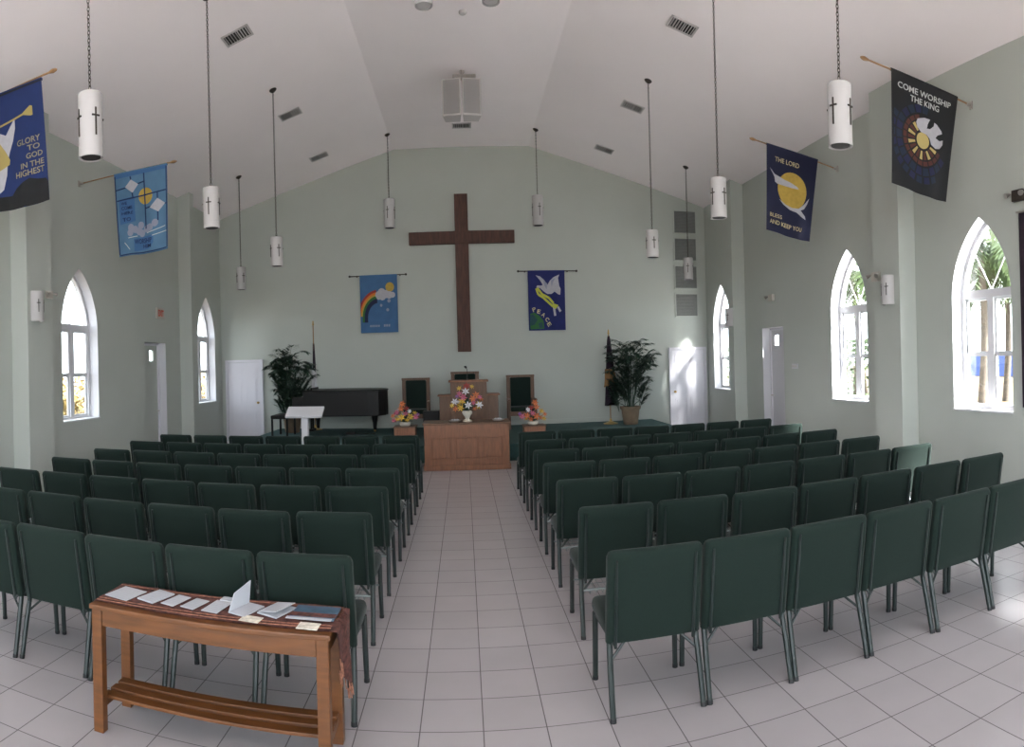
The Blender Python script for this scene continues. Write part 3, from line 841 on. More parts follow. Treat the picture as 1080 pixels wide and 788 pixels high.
c.patch('patch', M['teal'], t, [[(0.04, 0.74), (0.12, 0.73), (0.24, 0.82), (0.16, 0.90), (0.05, 0.92)], [(0.26, 0.88), (0.36, 0.86), (0.38, 0.95), (0.28, 0.96)]], off=0.005)
for ch, u, v, r in (('P', 0.15, 0.65, -0.35), ('E', 0.28, 0.685, 0.25), ('A', 0.40, 0.74, 0.6), ('C', 0.50, 0.82, 0.85), ('E', 0.55, 0.90, 1.0)):
    c.text('lettering', M['cream'], t, ch, u - 0.045, v - 0.035, u + 0.045, v + 0.035, off=0.008, rot=r, bold=0.02)

# ------------------------------------------------------------------ pendant lamps
def chain_mb(z0, z1, rad=0.015, thick=0.0042, pitch=0.034):
    b = MB(); n = max(1, int((z1 - z0) / pitch))
    pitch = (z1 - z0) / n
    for i in range(n):
        zc = z0 + pitch * (i + 0.5)
        pts = []
        for k in range(9):
            a = 2 * PI * k / 8
            u, w = rad * 0.75 * math.cos(a), (pitch * 0.66) * math.sin(a)
            pts.append((u, 0, zc + w) if i % 2 == 0 else (0, u, zc + w))
        b.tube(pts, thick, 4, caps=False)
    return b
def small_cross(ang, R, zc, h=0.24, off=0.006, w=0.014):
    b = MB()
    b.box(-w / 2, w / 2, -R - off, -R + 0.002, zc - h * 0.58, zc + h * 0.42)
    b.box(-0.034, 0.034, -R - off * 0.9, -R + 0.006, zc + h * 0.10, zc + h * 0.10 + w)
    ca, sa = math.cos(ang), math.sin(ang)
    b.v = [(x * ca - y * sa, x * sa + y * ca, z) for x, y, z in b.v]
    return b
def pendant(x, y, zb, h, R, label, rot, grp='cylinder pendant lamps'):
    zc = zceil(x)
    t = thing('pendant_lamp', label, 'lamp', (x, y, zc), group=grp)
    t0 = zb - zc
    b = MB(); n = 28; prof_o = [(R, t0), (R, t0 + h)]
    # open-bottomed cylinder with thickness and closed slightly domed top
    prof = [(R - 0.008, t0 + 0.004), (R, t0), (R, t0 + h - 0.01), (R - 0.012, t0 + h), (0.02, t0 + h + 0.006)]
    b.lathe(prof, 0, 0, n); b.f = [f_ for f_ in b.f if len(f_) <= 4 or f_[0] != n - 1]
    b.lathe([(R - 0.008, t0 + 0.004), (R - 0.010, t0 + h - 0.02), (0.02, t0 + h - 0.015)], 0, 0, n); b.f = [f_ for f_ in b.f if not (len(f_) == n)]
    sh = b.build('shade', M['shade'], t, smooth=True)
    MB().lathe([(R * 0.78, t0 + 0.005), (R * 0.80, t0 + 0.03), (R - 0.013, t0 + 0.035)], 0, 0, n).build('opening_disc', M['shade'] if zb > 5.5 else M['black'], t, smooth=True)  # disc across the mouth, coloured to imitate the darkness inside; pale on highest lamps
    rot += math.atan2(-x, y)
    for k in range(4):
        small_cross(rot + k * PI / 2, R, t0 + h * 0.55, h * 0.42).build('cross_emblem', M['bronze'], t)
    MB().lathe([(0.022, t0 + h), (0.020, t0 + h + 0.02), (0.008, t0 + h + 0.035)], 0, 0, 10).build('cap', M['chain'], t, smooth=True)
    chain_mb(t0 + h + 0.03, -0.05).build('chain', M['chain'], t)
    sl = 0.0
    if x > RX1: sl = -(ZR - ZC) / (XR - RX1)
    elif x < RX0: sl = (ZR - ZC) / (RX0 - XL)
    cn = MB().lathe([(0.055, 0.004), (0.065, -0.008), (0.050, -0.03), (0.015, -0.055)], 0, 0, 16)
    cn.v = [(a, b_, z + sl * a) for a, b_, z in cn.v]
    cn.build('canopy', M['bronze'], t, smooth=True)
    return t
PEND = [(-2.98, 4.75, 3.68, 0.56, 0.105, 'white cylinder pendant lamp hanging beside the trumpeting angel banner', 0.45),
        (-3.08, 7.75, 3.64, 0.52, 0.105, 'white cylinder pendant lamp between the light blue banner and the piano', -0.35),
        (-3.10, 10.77, 3.58, 0.50, 0.105, 'white cylinder pendant lamp over the piano, with its full chain showing', 0.35),
        (-4.78, 13.71, 3.59, 0.50, 0.105, 'small white pendant lamp hanging above the front door on the piano side', 0.55),
        (-1.59, 14.76, 4.94, 0.66, 0.125, 'high white pendant lamp between the rainbow banner and the large cross', -0.35),
        (1.75, 14.67, 4.89, 0.68, 0.125, 'high white pendant lamp above the PEACE banner', 0.35),
        (3.24, 10.79, 3.57, 0.47, 0.105, 'white pendant lamp above the potted palm, nearest the PEACE banner at its height', 0.3),
        (4.95, 13.76, 3.57, 0.49, 0.105, 'small white pendant lamp hanging in front of the wall grilles', -0.1),
        (3.22, 7.75, 3.61, 0.51, 0.105, 'white pendant lamp between the wall grilles and the navy banner', -0.75),
        (3.12, 4.75, 3.63, 0.54, 0.105, 'white pendant lamp between the navy and the black banner', -0.55),
        (-0.36, 7.7, 6.06, 0.52, 0.105, 'white ceiling lamp cut by the top of the picture, on the piano side', 0.3),
        (0.43, 7.7, 6.08, 0.52, 0.105, 'white ceiling lamp cut by the top of the picture, on the palm side', 0.3)]
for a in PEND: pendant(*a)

# ------------------------------------------------------------------ ceiling vents
def vent(x, y, label, w=0.42, d=0.30):
    t = thing('ceiling_vent', label, 'vent', (x, y, zceil(x) - 0.004), group='air vents in the ceiling')
    if x > RX1: a = math.atan((ZR - ZC) / (XR - RX1))
    elif x < RX0: a = -math.atan((ZR - ZC) / (RX0 - XL))
    else: a = 0
    t.rotation_euler = (0, a, 0)
    b = MB()
    b.box(-w / 2, w / 2, -d / 2, -d / 2 + 0.03, -0.014, 0.0); b.box(-w / 2, w / 2, d / 2 - 0.03, d / 2, -0.014, 0.0)
    b.box(-w / 2, -w / 2 + 0.03, -d / 2, d / 2, -0.014, 0.0); b.box(w / 2 - 0.03, w / 2, -d / 2, d / 2, -0.014, 0.0)
    b.build('frame', M['speaker_body'], t)
    MB().box(-w / 2 + 0.03, w / 2 - 0.03, -d / 2 + 0.03, d / 2 - 0.03, -0.003, 0.0).build('duct_dark_plate', M['black'], t)  # black plate instead of a hole, painting the dark of the duct
    b = MB(); n = 9
    for k in range(n):
        xx = -w / 2 + 0.045 + (w - 0.09) * k / (n - 1)
        tl = 0.012 if k < n / 2 else -0.012
        b.add([(xx - 0.002, -d / 2 + 0.03, -0.003), (xx + 0.002, -d / 2 + 0.03, -0.003), (xx + 0.002, d / 2 - 0.03, -0.003), (xx - 0.002, d / 2 - 0.03, -0.003),
               (xx + tl - 0.002, -d / 2 + 0.03, -0.016), (xx + tl + 0.002, -d / 2 + 0.03, -0.016), (xx + tl + 0.002, d / 2 - 0.03, -0.016), (xx + tl - 0.002, d / 2 - 0.03, -0.016)],
              [(0, 1, 2, 3), (4, 7, 6, 5), (0, 4, 5, 1), (2, 6, 7, 3), (0, 3, 7, 4), (1, 5, 6, 2)])
    b.build('louvre', M['speaker_body'], t)
VN = [(-3.06, 8.85, 'ceiling vent on the piano side, nearest and largest of that row'), (-3.10, 11.91, 'ceiling vent on the piano side, middle one of its row of three'),
      (-3.13, 14.49, 'ceiling vent on the piano side, closest to the front wall'), (0.09, 14.43, 'small vent in the flat ceiling just beyond the hanging loudspeakers'),
      (3.27, 11.95, 'ceiling vent on the palm side, middle one of its row of three'), (3.27, 14.48, 'ceiling vent on the palm side, closest to the front wall'),
      (3.21, 8.91, 'ceiling vent on the palm side, nearest and largest of that row')]
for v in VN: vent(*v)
o = MB().lathe([(0.06, 0.0), (0.06, -0.02), (0.045, -0.04), (0.02, -0.045)], 0, 0, 16).build('smoke_detector', M['speaker_body'], None, (0.12, 9.76, ZR), smooth=True)
tag(o, 'small round smoke detector on the flat ceiling above the aisle', 'smoke detector')

# hanging loudspeaker pair
t = thing('hanging_loudspeaker', 'pair of pale grey loudspeakers hung from the ceiling above the cross', 'loudspeaker', (0.085, 11.7, ZR))
for s in (-1, 1):
    b = MB().prism([(s * 0.012, -0.16), (s * 0.345, -0.10), (s * 0.30, 0.20), (s * 0.03, 0.20)], 'z', -0.86, -0.20)
    o = b.build('cabinet', M['speaker_body'], t, bevel=0.008)
    g = MB()
    p0, p1 = Vector((s * 0.035, -0.162)), Vector((s * 0.325, -0.110))
    g.prism([tuple(p0), tuple(p1), (p1.x, p1.y - 0.012), (p0.x, p0.y - 0.012)], 'z', -0.83, -0.23)
    g.build('speaker_grille', M['speaker'], o)
b = MB()
b.tube([(-0.14, 0.03, -0.20), (-0.14, 0.03, -0.12)], 0.012, 6); b.tube([(0.25, 0.03, -0.20), (0.25, 0.03, -0.14)], 0.008, 6)
b.box(-0.15, 0.26, -0.04, 0.10, -0.145, -0.10); b.tube([(-0.04, 0.03, -0.20), (-0.04, 0.03, -0.11)], 0.015, 6); b.tube([(0.06, 0.03, -0.20), (0.06, 0.03, -0.11)], 0.015, 6)
b.tube([(0.0, 0.03, -0.11), (0.0, 0.03, 0.0)], 0.025, 8); b.tube([(0.0, 0.03, -0.12), (0.05, 0.0, -0.05), (0.05, 0.03, 0.0)], 0.008, 6)
b.build('mounting_bracket', M['metal'], t, smooth=True)

# ------------------------------------------------------------------ wall grilles
for k, (z0, z1, nm) in enumerate(((5.03, 5.58, 'topmost'), (4.33, 4.88, 'second from the top'), (3.62, 4.17, 'third from the top'), (2.91, 3.46, 'lowest'))):
    t = thing('wall_grille', 'grey wall grille above the front door, %s in its stack' % nm, 'grille', (5.64, YF, z0), group='stack of grey wall grilles')
    h = z1 - z0; hw = 0.285
    b = MB(); b.box(-hw - 0.03, -hw, -0.03, 0, -0.03, h + 0.03); b.box(hw, hw + 0.03, -0.03, 0, -0.03, h + 0.03); b.box(-hw, hw, -0.03, 0, -0.03, 0.0); b.box(-hw, hw, -0.03, 0, h, h + 0.03)
    b.build('frame', M['wall'], t)
    MB().box(-hw, hw, -0.006, 0, 0, h).build('backing', M['grille'], t)
    b = MB(); n = 16
    for j in range(n):
        z = h * (j + 0.5) / n
        b.add([(-hw, -0.006, z + 0.010), (hw, -0.006, z + 0.010), (hw, -0.022, z - 0.010), (-hw, -0.022, z - 0.010), (-hw, -0.006, z + 0.013), (hw, -0.006, z + 0.013), (hw, -0.022, z - 0.007), (-hw, -0.022, z - 0.007)],
              [(0, 1, 2, 3), (4, 7, 6, 5), (0, 4, 5, 1), (2, 6, 7, 3), (0, 3, 7, 4), (1, 5, 6, 2)])
    b.build('louvre', M['grille'], t)

# ------------------------------------------------------------------ wall sconces, emergency lights, exit sign
def sconce(X, sgn, y, zb, h, label):
    t = thing('wall_sconce', label, 'lamp', (X, y, zb), group='white half-round wall sconces')
    R = 0.11; n = 14; D = 0.13
    pts = [(-sgn * D * math.sin(PI * k / n), -R * math.cos(PI * k / n)) for k in range(n + 1)]
    b = MB()
    vs = [(p[0], p[1], z) for z in (0, h) for p in pts] + [(p[0] * 0.92, p[1] * 0.92, z) for z in (0, h) for p in pts]
    m = n + 1; fs = []
    for k in range(n):
        fs += [(k, k + 1, m + k + 1, m + k), (2 * m + k, 3 * m + k, 3 * m + k + 1, 2 * m + k + 1), (k, 2 * m + k, 2 * m + k + 1, k + 1), (m + k, m + k + 1, 3 * m + k + 1, 3 * m + k)]
    for e in (0, n): fs.append((e, m + e, 3 * m + e, 2 * m + e))
    b.add(vs, fs); b.build('shade', M['shade'], t, smooth=True)
    MB().box(min(-sgn * 0.03, 0), max(-sgn * 0.03, 0), -0.06, 0.06, 0.06, h - 0.06).build('back_plate', M['metal'], t)
    for a in (-0.6, 0.6):
        c = MB(); w = 0.013; hh = h * 0.42
        c.box(-0.006, 0.002, -w / 2, w / 2, h * 0.55 - hh * 0.58, h * 0.55 + hh * 0.42); c.box(-0.006, 0.002, -0.03, 0.03, h * 0.55 + hh * 0.1, h * 0.55 + hh * 0.1 + w)
        ca, sa = math.cos(a), math.sin(a)
        o2 = []
        for x, y_, z in c.v:
            rx = D * 0.985 - x; ry = y_
            xx, yy = rx * ca - ry * sa, (rx * sa + ry * ca) * R / D
            o2.append((-sgn * xx, yy, z))
        c.v = o2; c.build('cross_emblem', M['bronze'], t)
sconce(XR - 0.30, 1, 7.73, 2.55, 0.43, 'white sconce with a small cross, beside the window under the black banner')
sconce(XL + 0.30, -1, 7.66, 2.60, 0.44, 'white sconce with a small cross beside the pointed window on the piano side')
sconce(XR - 0.30, 1, 13.60, 2.52, 0.40, 'white sconce almost hidden by the column nearest the front door')

def flood(X, sgn, y, z, label, heads=2, s=1.0, m='amber'):
    t = thing('emergency_light', label, 'emergency light', (X, y, z))
    MB().box(min(-sgn * 0.06 * s, 0), max(-sgn * 0.06 * s, 0), -0.09 * s, 0.09 * s, -0.07 * s, 0.07 * s).build('battery_box', M[m], t, bevel=0.006)
    s *= 0.72
    for k in range(heads):
        yy = (0.16 if k == 0 else -0.13) * s
        h = MB().tube([(-sgn * 0.04 * s, yy * 0.5, 0.03 * s), (-sgn * 0.07 * s, yy * 0.9, 0.04 * s), (-sgn * 0.10 * s, yy * 1.05, 0.03 * s), (-sgn * 0.16 * s, yy * 1.2, 0.0)], [0.01 * s, 0.014 * s, 0.035 * s, 0.05 * s], 10)
        h.build('lamp_head', M['metal'], t, smooth=True)
flood(XR - 0.30, 1, 8.02, 2.99, 'small twin-head emergency light between the sconce and the pointed window')
flood(XL + 0.30, -1, 7.98, 3.02, 'small twin-head emergency light next to the sconce on the piano side', s=0.8)
flood(XR, 1, 12.1, 3.03, 'small beige emergency light box above the side door', heads=1)
flood(XR, 1, 5.42, 3.76, 'dark metal spotlight pair high beside the largest pointed window', s=1.0, m='bronze')
# dark cloth hanging at the picture's edge
t = thing('hanging_cloth', 'dark cloth hanging on the wall beside the largest pointed window, under the spotlights', 'cloth', (XR, 5.20, 1.12))
c = Cloth((-0.03, -0.22, 2.42), (-0.03, 0.22, 2.42), (-0.03, 0.22, 0.0), (-0.03, -0.22, 0.0), wave=0.012, face=(-1, 0, 0)); c.sheet('cloth', M['flag_dark'], t, 12, 20)
MB().tube([(-0.035, -0.26, 2.43), (-0.035, 0.26, 2.43)], 0.012, 8).build('rod', M['metal'], t, smooth=True)

t = thing('exit_sign', 'small white exit sign with red letters above the side door', 'sign', (XL, 12.3, 2.93))
MB().box(0, 0.045, -0.17, 0.17, 0, 0.22).build('housing', M['amber'], t, bevel=0.005)
cc = Cloth((0.046, -0.15, 0.20), (0.046, 0.15, 0.20), (0.046, 0.15, 0.02), (0.046, -0.15, 0.02), wave=0, face=(1, 0, 0))
cc.text('lettering', M['exit_red'], t, 'EXIT', 0.06, 0.12, 0.94, 0.88, off=0.003, bold=0.04)
t = thing('light_switch', 'pale switch plate on the wall between the side door and pointed window', 'switch', (XR, 11.2, 1.62))
MB().box(-0.012, 0, -0.12, 0.12, -0.05, 0.05).build('plate', M['reveal'], t, bevel=0.003)
b = MB()
for k in (-0.07, 0.0, 0.07): MB().box(-0.02, -0.012, k - 0.012, k + 0.012, -0.02, 0.02).build('rocker', M['amber'], t)

# ------------------------------------------------------------------ platform furniture
def high_chair(x, y, label, ztop=1.53):
    t = thing('pulpit_chair', label, 'chair', (x, y, ZSTAGE), group='high-backed chairs on the stage')
    H = ztop - ZSTAGE
    for sx in (-1, 1):
        MB().box(sx * 0.30 - 0.025, sx * 0.30 + 0.025, 0.22, 0.27, 0, H - 0.05).build('leg', M['oak_dark'], t, bevel=0.004)
        MB().box(sx * 0.30 - 0.025, sx * 0.30 + 0.025, -0.28, -0.23, 0, 0.64).build('leg', M['oak_dark'], t, bevel=0.004)
        MB().box(sx * 0.30 - 0.032, sx * 0.30 + 0.032, -0.30, 0.22, 0.64, 0.68).build('armrest', M['oak_dark'], t, bevel=0.008)
    b = MB(); b.box(-0.33, 0.33, 0.20, 0.285, H - 0.055, H); b.box(-0.275, 0.275, 0.225, 0.265, 0.40, 0.47); b.box(-0.275, 0.275, -0.27, -0.24, 0.30, 0.40)
    b.box(-0.275, -0.24, 0.225, 0.265, 0.47, H - 0.055); b.box(0.24, 0.275, 0.225, 0.265, 0.47, H - 0.055)
    b.build('frame', M['oak_dark'], t, bevel=0.005)
    MB().box(-0.24, 0.24, 0.19, 0.26, 0.47, H - 0.055).build('backrest', M['flag_dark'] if 0 else M['fabric'], t, bevel=0.02, segs=2, smooth=True)
    MB().box(-0.27, 0.27, -0.27, 0.20, 0.39, 0.50).build('seat', M['fabric'], t, bevel=0.025, segs=2, smooth=True)
high_chair(-1.13, 15.1, 'high-backed wooden chair with dark green cushion, on the piano side of the pulpit')
high_chair(1.31, 15.1, 'high-backed wooden chair with dark green cushion, on the palm side of the pulpit', 1.54)
high_chair(0.02, 15.1, 'high-backed wooden chair directly behind the pulpit, only its top showing', 1.65)

t = thing('pulpit', 'stepped wooden pulpit on the stage behind the communion table', 'pulpit', (0.085, 13.4, ZSTAGE))
H = 1.50 - ZSTAGE
b = MB().box(-0.37, 0.37, -0.10, 0.45, 0, H - 0.04); b.build('body', M['oak_dark'], t, bevel=0.006)
b = MB()
for k in range(9): b.box(-0.33 + k * 0.078, -0.295 + k * 0.078, -0.115, -0.10, 0.12, H - 0.10)
b.build('fluting', M['oak_dark'], t, bevel=0.003)
MB().box(-0.405, 0.405, -0.13, 0.48, H - 0.04, H).build('top', M['oak'], t, bevel=0.008)
for s in (-1, 1):
    o = MB().box(min(s * 0.37, s * 0.60), max(s * 0.37, s * 0.60), -0.06, 0.40, 0, 0.86).build('wing', M['oak_dark'], t, bevel=0.006)
    MB().box(min(s * 0.37, s * 0.635), max(s * 0.37, s * 0.635), -0.085, 0.42, 0.86, 0.89).build('ledge', M['oak'], o, bevel=0.006)
t = thing('microphone', 'black gooseneck microphone standing on the pulpit top', 'microphone', (0.07, 13.5, 1.50))
MB().lathe([(0.05, 0), (0.05, 0.012), (0.02, 0.02)], 0, 0, 14).build('base', M['rubber'], t, smooth=True)
MB().tube([(0, 0, 0.02), (0, 0, 0.14), (-0.004, 0, 0.21), (-0.02, 0.02, 0.25)], 0.006, 8).build('gooseneck', M['rubber'], t, smooth=True)
MB().tube([(-0.018, 0.018, 0.245), (-0.03, 0.03, 0.265), (-0.05, 0.05, 0.275)], [0.015, 0.022, 0.02], 10).build('mic_head', M['rubber'], t, smooth=True)

# communion table
t = thing('communion_table', 'reddish wooden communion table with three recessed front panels at the end of the aisle', 'table', (0.02, 11.35, 0))
H = 0.82
b = MB(); hw = 0.735; D = 0.62
b.box(-hw, hw, 0.02, D, 0.09, H - 0.03)
b.build('cabinet', M['oak'], t, bevel=0.004)
b = MB()
b.box(-hw, hw, 0.0, 0.022, 0.09, 0.20); b.box(-hw, hw, 0.0, 0.022, H - 0.25, H - 0.03)
xs = [-hw, -hw + 0.12, -hw + 0.12, 0, 0, 0]
for x0, x1 in ((-hw, -hw + 0.12), (-0.28, -0.20), (0.20, 0.28), (hw - 0.12, hw)): b.box(x0, x1, 0.0, 0.022, 0.20, H - 0.25)
b.build('front_frame', M['oak'], t, bevel=0.003)
for x0, x1 in ((-hw + 0.12, -0.28), (-0.20, 0.20), (0.28, hw - 0.12)):
    MB().box(x0 + 0.02, x1 - 0.02, 0.010, 0.022, 0.22, H - 0.27).build('panel', M['oak'], t, bevel=0.004)
MB().box(-hw - 0.02, hw + 0.02, -0.02, D + 0.02, 0.0, 0.09).build('plinth', M['oak'], t, bevel=0.006)
MB().box(-hw - 0.03, hw + 0.03, -0.03, D + 0.03, H - 0.03, H).build('table_top', M['oak_dark'], t, bevel=0.008)
for x, lb in ((-0.18, 'small silver communion tray on the table, on the piano side of the flower vase'), (0.58, 'small silver communion tray on the table, on the palm side of the flower vase')):
    u = thing('communion_tray', lb, 'tray', (x, 11.55, H), group='silver communion trays')
    MB().lathe([(0.06, 0), (0.095, 0.008), (0.105, 0.03), (0.10, 0.032), (0.09, 0.012), (0.02, 0.012)], 0, 0, 20).build('dish', M['metal'], u, smooth=True)
    b = MB()
    for k in range(8):
        a = k * PI / 4; b.lathe([(0.012, 0.012), (0.015, 0.045), (0.012, 0.045), (0.008, 0.02)], 0.055 * math.cos(a), 0.055 * math.sin(a), 8)
    b.build('cup', M['white_petal'], u, smooth=True)

def lily(parent, p, d, size, m, rnd_):
    size = size * 0.86
    """star flower at p facing d"""
    d = Vector(d).normalized(); a = d.orthogonal().normalized(); c = d.cross(a)
    ph = rnd_.uniform(0, PI)
    b = MB()
    for k in range(6):
        an = ph + k * PI / 3
        o_ = a * math.cos(an) + c * math.sin(an); s_ = -a * math.sin(an) + c * math.cos(an)
        P = Vector(p)
        pts = [P, P + o_ * size * 0.45 + d * size * 0.30 + s_ * size * 0.20, P + o_ * size + d * size * 0.22, P + o_ * size * 0.45 + d * size * 0.30 - s_ * size * 0.20, P + o_ * size * 0.5 + d * size * 0.22]
        b.add(pts, [(0, 1, 4), (1, 2, 4), (2, 3, 4), (3, 0, 4)])
        b.add([q - d * 0.003 for q in pts], [(0, 4, 1), (1, 4, 2), (2, 4, 3), (3, 4, 0)])
    b.tube([Vector(p), Vector(p) + d * size * 0.5], size * 0.05, 4)
    return b.build('flower', M[m], parent)
def bouquet(x, y, z, label, spec, R, Hh, vase_prof, vase_m):
    rr = random.Random(int(x * 100) + 500)
    t = thing('flower_arrangement', label, 'flowers', (x, y, z), group='lily arrangements at the front')
    MB().lathe(vase_prof, 0, 0, 18).build('vase', M[vase_m], t, smooth=True)
    zt = vase_prof[-1][1]
    lv = MB()
    for k in range(46):
        a = rr.uniform(0, 2 * PI); rr_ = R * rr.uniform(0.35, 1.0); zz = zt + Hh * rr.uniform(0.0, 0.75)
        p = Vector((rr_ * math.cos(a), rr_ * math.sin(a) * 0.6, zz)); b0 = Vector((0, 0, zt * 0.95)); mid = (p + b0) / 2 + Vector((0, 0, 0.03))
        sd2 = (p - b0).cross(Vector((0, 0, 1))).normalized() * 0.014
        lv.add([b0, mid + sd2, p, mid - sd2], [(0, 1, 2, 3)]); lv.add([b0 - Vector((0, 0, .003)), mid + sd2 - Vector((0, 0, .003)), p - Vector((0, 0, .003)), mid - sd2 - Vector((0, 0, .003))], [(0, 3, 2, 1)])
    lv.build('leaves', M['leaf'], t)
    st = MB()
    for (fx, fz, m, sz) in spec:
        p = Vector((fx, -0.06 - rr.uniform(0, 0.08), zt + fz))
        st.tube([(0, 0, zt * 0.9), (p.x * 0.5, p.y * 0.4, zt + fz * 0.6), tuple(p + Vector((0, 0.02, 0)))], 0.003, 4)
        lily(t, p, (fx * 1.5, -1, 0.35 + rr.uniform(-.2, .3)), sz, m, rr)
    for k in range(10):
        a = rr.uniform(0, 2 * PI); q = rr.uniform(0.3, 0.9)
        p = Vector((R * q * math.cos(a), 0.03 + R * 0.5 * q * abs(math.sin(a)), zt + Hh * rr.uniform(0.05, 0.6)))
        lily(t, p, (p.x, 0.6, 0.6), 0.07, rr.choice(['pink_petal', 'orange_petal', 'yellow_petal', 'white_petal']), rr)
    st.build('stem', M['leaf'], t)
V1 = [(0.075, 0), (0.08, 0.015), (0.035, 0.05), (0.05, 0.09), (0.085, 0.14), (0.09, 0.17), (0.07, 0.19)]
O, Y_, P_, W_, U_, R_ = 'orange_petal', 'yellow_petal', 'pink_petal', 'white_petal', 'purple_petal', 'red'
bouquet(0.04, 11.55, H, 'tall vase of orange, yellow, pink and white lilies on the communion table',
        [(-0.13, 0.40, Y_, .06), (0.0, 0.43, R_, .09), (0.09, 0.42, Y_, .055), (-0.02, 0.34, W_, .09), (-0.13, 0.30, P_, .07), (-0.17, 0.26, 'purple_petal', .05), (-0.06, 0.24, P_, .09), (0.16, 0.27, O, .09), (0.10, 0.22, O, .08), (0.22, 0.24, P_, .06),
         (-0.21, 0.16, W_, .09), (-0.08, 0.17, Y_, .09), (0.02, 0.10, W_, .09), (0.21, 0.10, W_, .09), (0.11, 0.14, P_, .06), (-0.20, 0.04, O, .07), (-0.11, 0.05, Y_, .08), (-0.26, 0.10, Y_, .06), (0.13, 0.04, O, .05)],
        0.28, 0.45, V1, 'ceramic')
V2 = [(0.06, 0), (0.09, 0.02), (0.10, 0.06), (0.08, 0.075)]
spec = [(-0.03, 0.33, O, .08), (-0.06, 0.25, O, .08), (0.04, 0.24, R_, .07), (0.09, 0.20, W_, .055), (-0.14, 0.18, P_, .07), (-0.20, 0.12, O, .06), (0.02, 0.15, P_, .07), (-0.05, 0.09, Y_, .09), (0.11, 0.10, Y_, .08), (0.20, 0.09, P_, .08), (-0.13, 0.06, Y_, .06), (-0.19, 0.04, P_, .06), (0.05, 0.04, Y_, .06), (0.24, 0.14, 'purple_petal', .05)]
bouquet(-1.08, 11.78, 0.74, 'low arrangement of orange, pink and yellow lilies on the wooden stand on the piano side', spec, 0.22, 0.30, V2, 'ceramic')
spec2 = [(-a, b_, (O if m == Y_ else (Y_ if m == P_ and a < 0 else m)), s_) for a, b_, m, s_ in spec] + [(-0.10, 0.22, W_, .05)]
bouquet(1.22, 11.78, 0.70, 'low arrangement of coral and yellow lilies on the wooden stand on the palm side', spec2, 0.22, 0.28, V2, 'ceramic')
for x, h, lb in ((-1.08, 0.74, 'square wooden flower stand beside the communion table, on the piano side'), (1.24, 0.70, 'square wooden flower stand beside the communion table, on the palm side')):
    t = thing('flower_stand', lb, 'stand', (x, 11.85, 0), group='wooden flower stands')
    MB().box(-0.19, 0.19, -0.19, 0.19, h - 0.22, h - 0.02).build('box_top', M['oak'], t, bevel=0.005)
    MB().box(-0.205, 0.205, -0.205, 0.205, h - 0.02, h).build('top', M['oak_dark'], t, bevel=0.004)
    for sx in (-1, 1):
        for sy in (-1, 1):
            MB().box(sx * 0.165 - 0.02, sx * 0.165 + 0.02, sy * 0.165 - 0.02, sy * 0.165 + 0.02, 0, h - 0.22).build('leg', M['oak'], t, bevel=0.003)

t = thing('stage_monitor', 'black loudspeaker box on the stage between the high-backed chair and the pulpit', 'loudspeaker', (-0.70, 13.7, ZSTAGE))
MB().box(-0.17, 0.17, -0.12, 0.16, 0, 0.55).build('cabinet', M['piano'], t, bevel=0.01)
MB().box(-0.145, 0.145, -0.13, -0.12, 0.03, 0.52).build('speaker_grille', M['rubber'], t)

# white lectern on the floor
t = thing('lectern', 'white lectern with a slanted top on a single post in front of the piano', 'lectern', (-2.73, 11.0, 0))
b = MB(); b.box(-0.32, 0.32, -0.02, 0.02, -0.145, 0.145)
ca = math.radians(58)
b.v = [(x, z * math.sin(ca) + y * math.cos(ca), 1.07 + z * math.cos(ca) * 1.0 - y * math.sin(ca)) for x, y, z in b.v]
b.build('top', M['white'], t, bevel=0.004)
MB().box(-0.055, 0.055, -0.05, 0.05, 0.04, 1.05).build('post', M['white'], t, bevel=0.004)
MB().box(-0.24, 0.24, -0.2, 0.2, 0, 0.04).build('base', M['white'], t, bevel=0.006)

# grand piano
t = thing('grand_piano', 'black grand piano with closed lid on the stage', 'piano', (-3.58, 14.95, ZSTAGE))
def piano_outline(g=0.0):
    pts = [(0.0, -0.70 - g), (1.05, -0.70 - g)]
    for k in range(1, 13):
        s_ = k / 12
        x = 1.05 + 0.80 * math.sin(s_ * PI / 2); y = -0.70 - g + (0.95 + g) * (1 - math.cos(s_ * PI / 2)) ** 0.9
        pts.append((x + g * s_, y))
    pts += [(1.83 + g, 0.45), (1.70, 0.66 + g), (1.45, 0.72 + g), (0.0, 0.72 + g)]
    return pts
# long straight side faces the nave so that the case reads as one long dark box
pp = [(x, -y) for x, y in piano_outline()]
b = MB().prism(pp, 'z', 0.42, 0.965); b.build('case', M['piano'], t, bevel=0.006)
pp = [(x, -y) for x, y in piano_outline(0.02)]
MB().prism(pp, 'z', 0.97, 0.995).build('lid', M['piano'], t, bevel=0.006)
b = MB(); b.box(-0.24, 0.0, -0.72, -0.66, 0.42, 0.86); b.box(-0.24, 0.0, 0.64, 0.70, 0.42, 0.86); b.box(-0.24, 0.0, -0.66, 0.64, 0.42, 0.62)
b.build('key_bed', M['piano'], t, bevel=0.006)
b = MB(); b.box(-0.22, -0.07, -0.62, 0.60, 0.62, 0.64); b.build('white_keys', M['white_petal'], t)
b = MB()
for k in range(35):
    if k % 7 in (2, 6): continue
    y = -0.60 + k * 0.0345; b.box(-0.17, -0.07, y, y + 0.014, 0.64, 0.652)
b.build('black_keys', M['black'], t)
b = MB(); b.box(0.10, 0.13, -0.35, 0.35, 0.995, 1.05); b.build('music_desk', M['piano'], t)
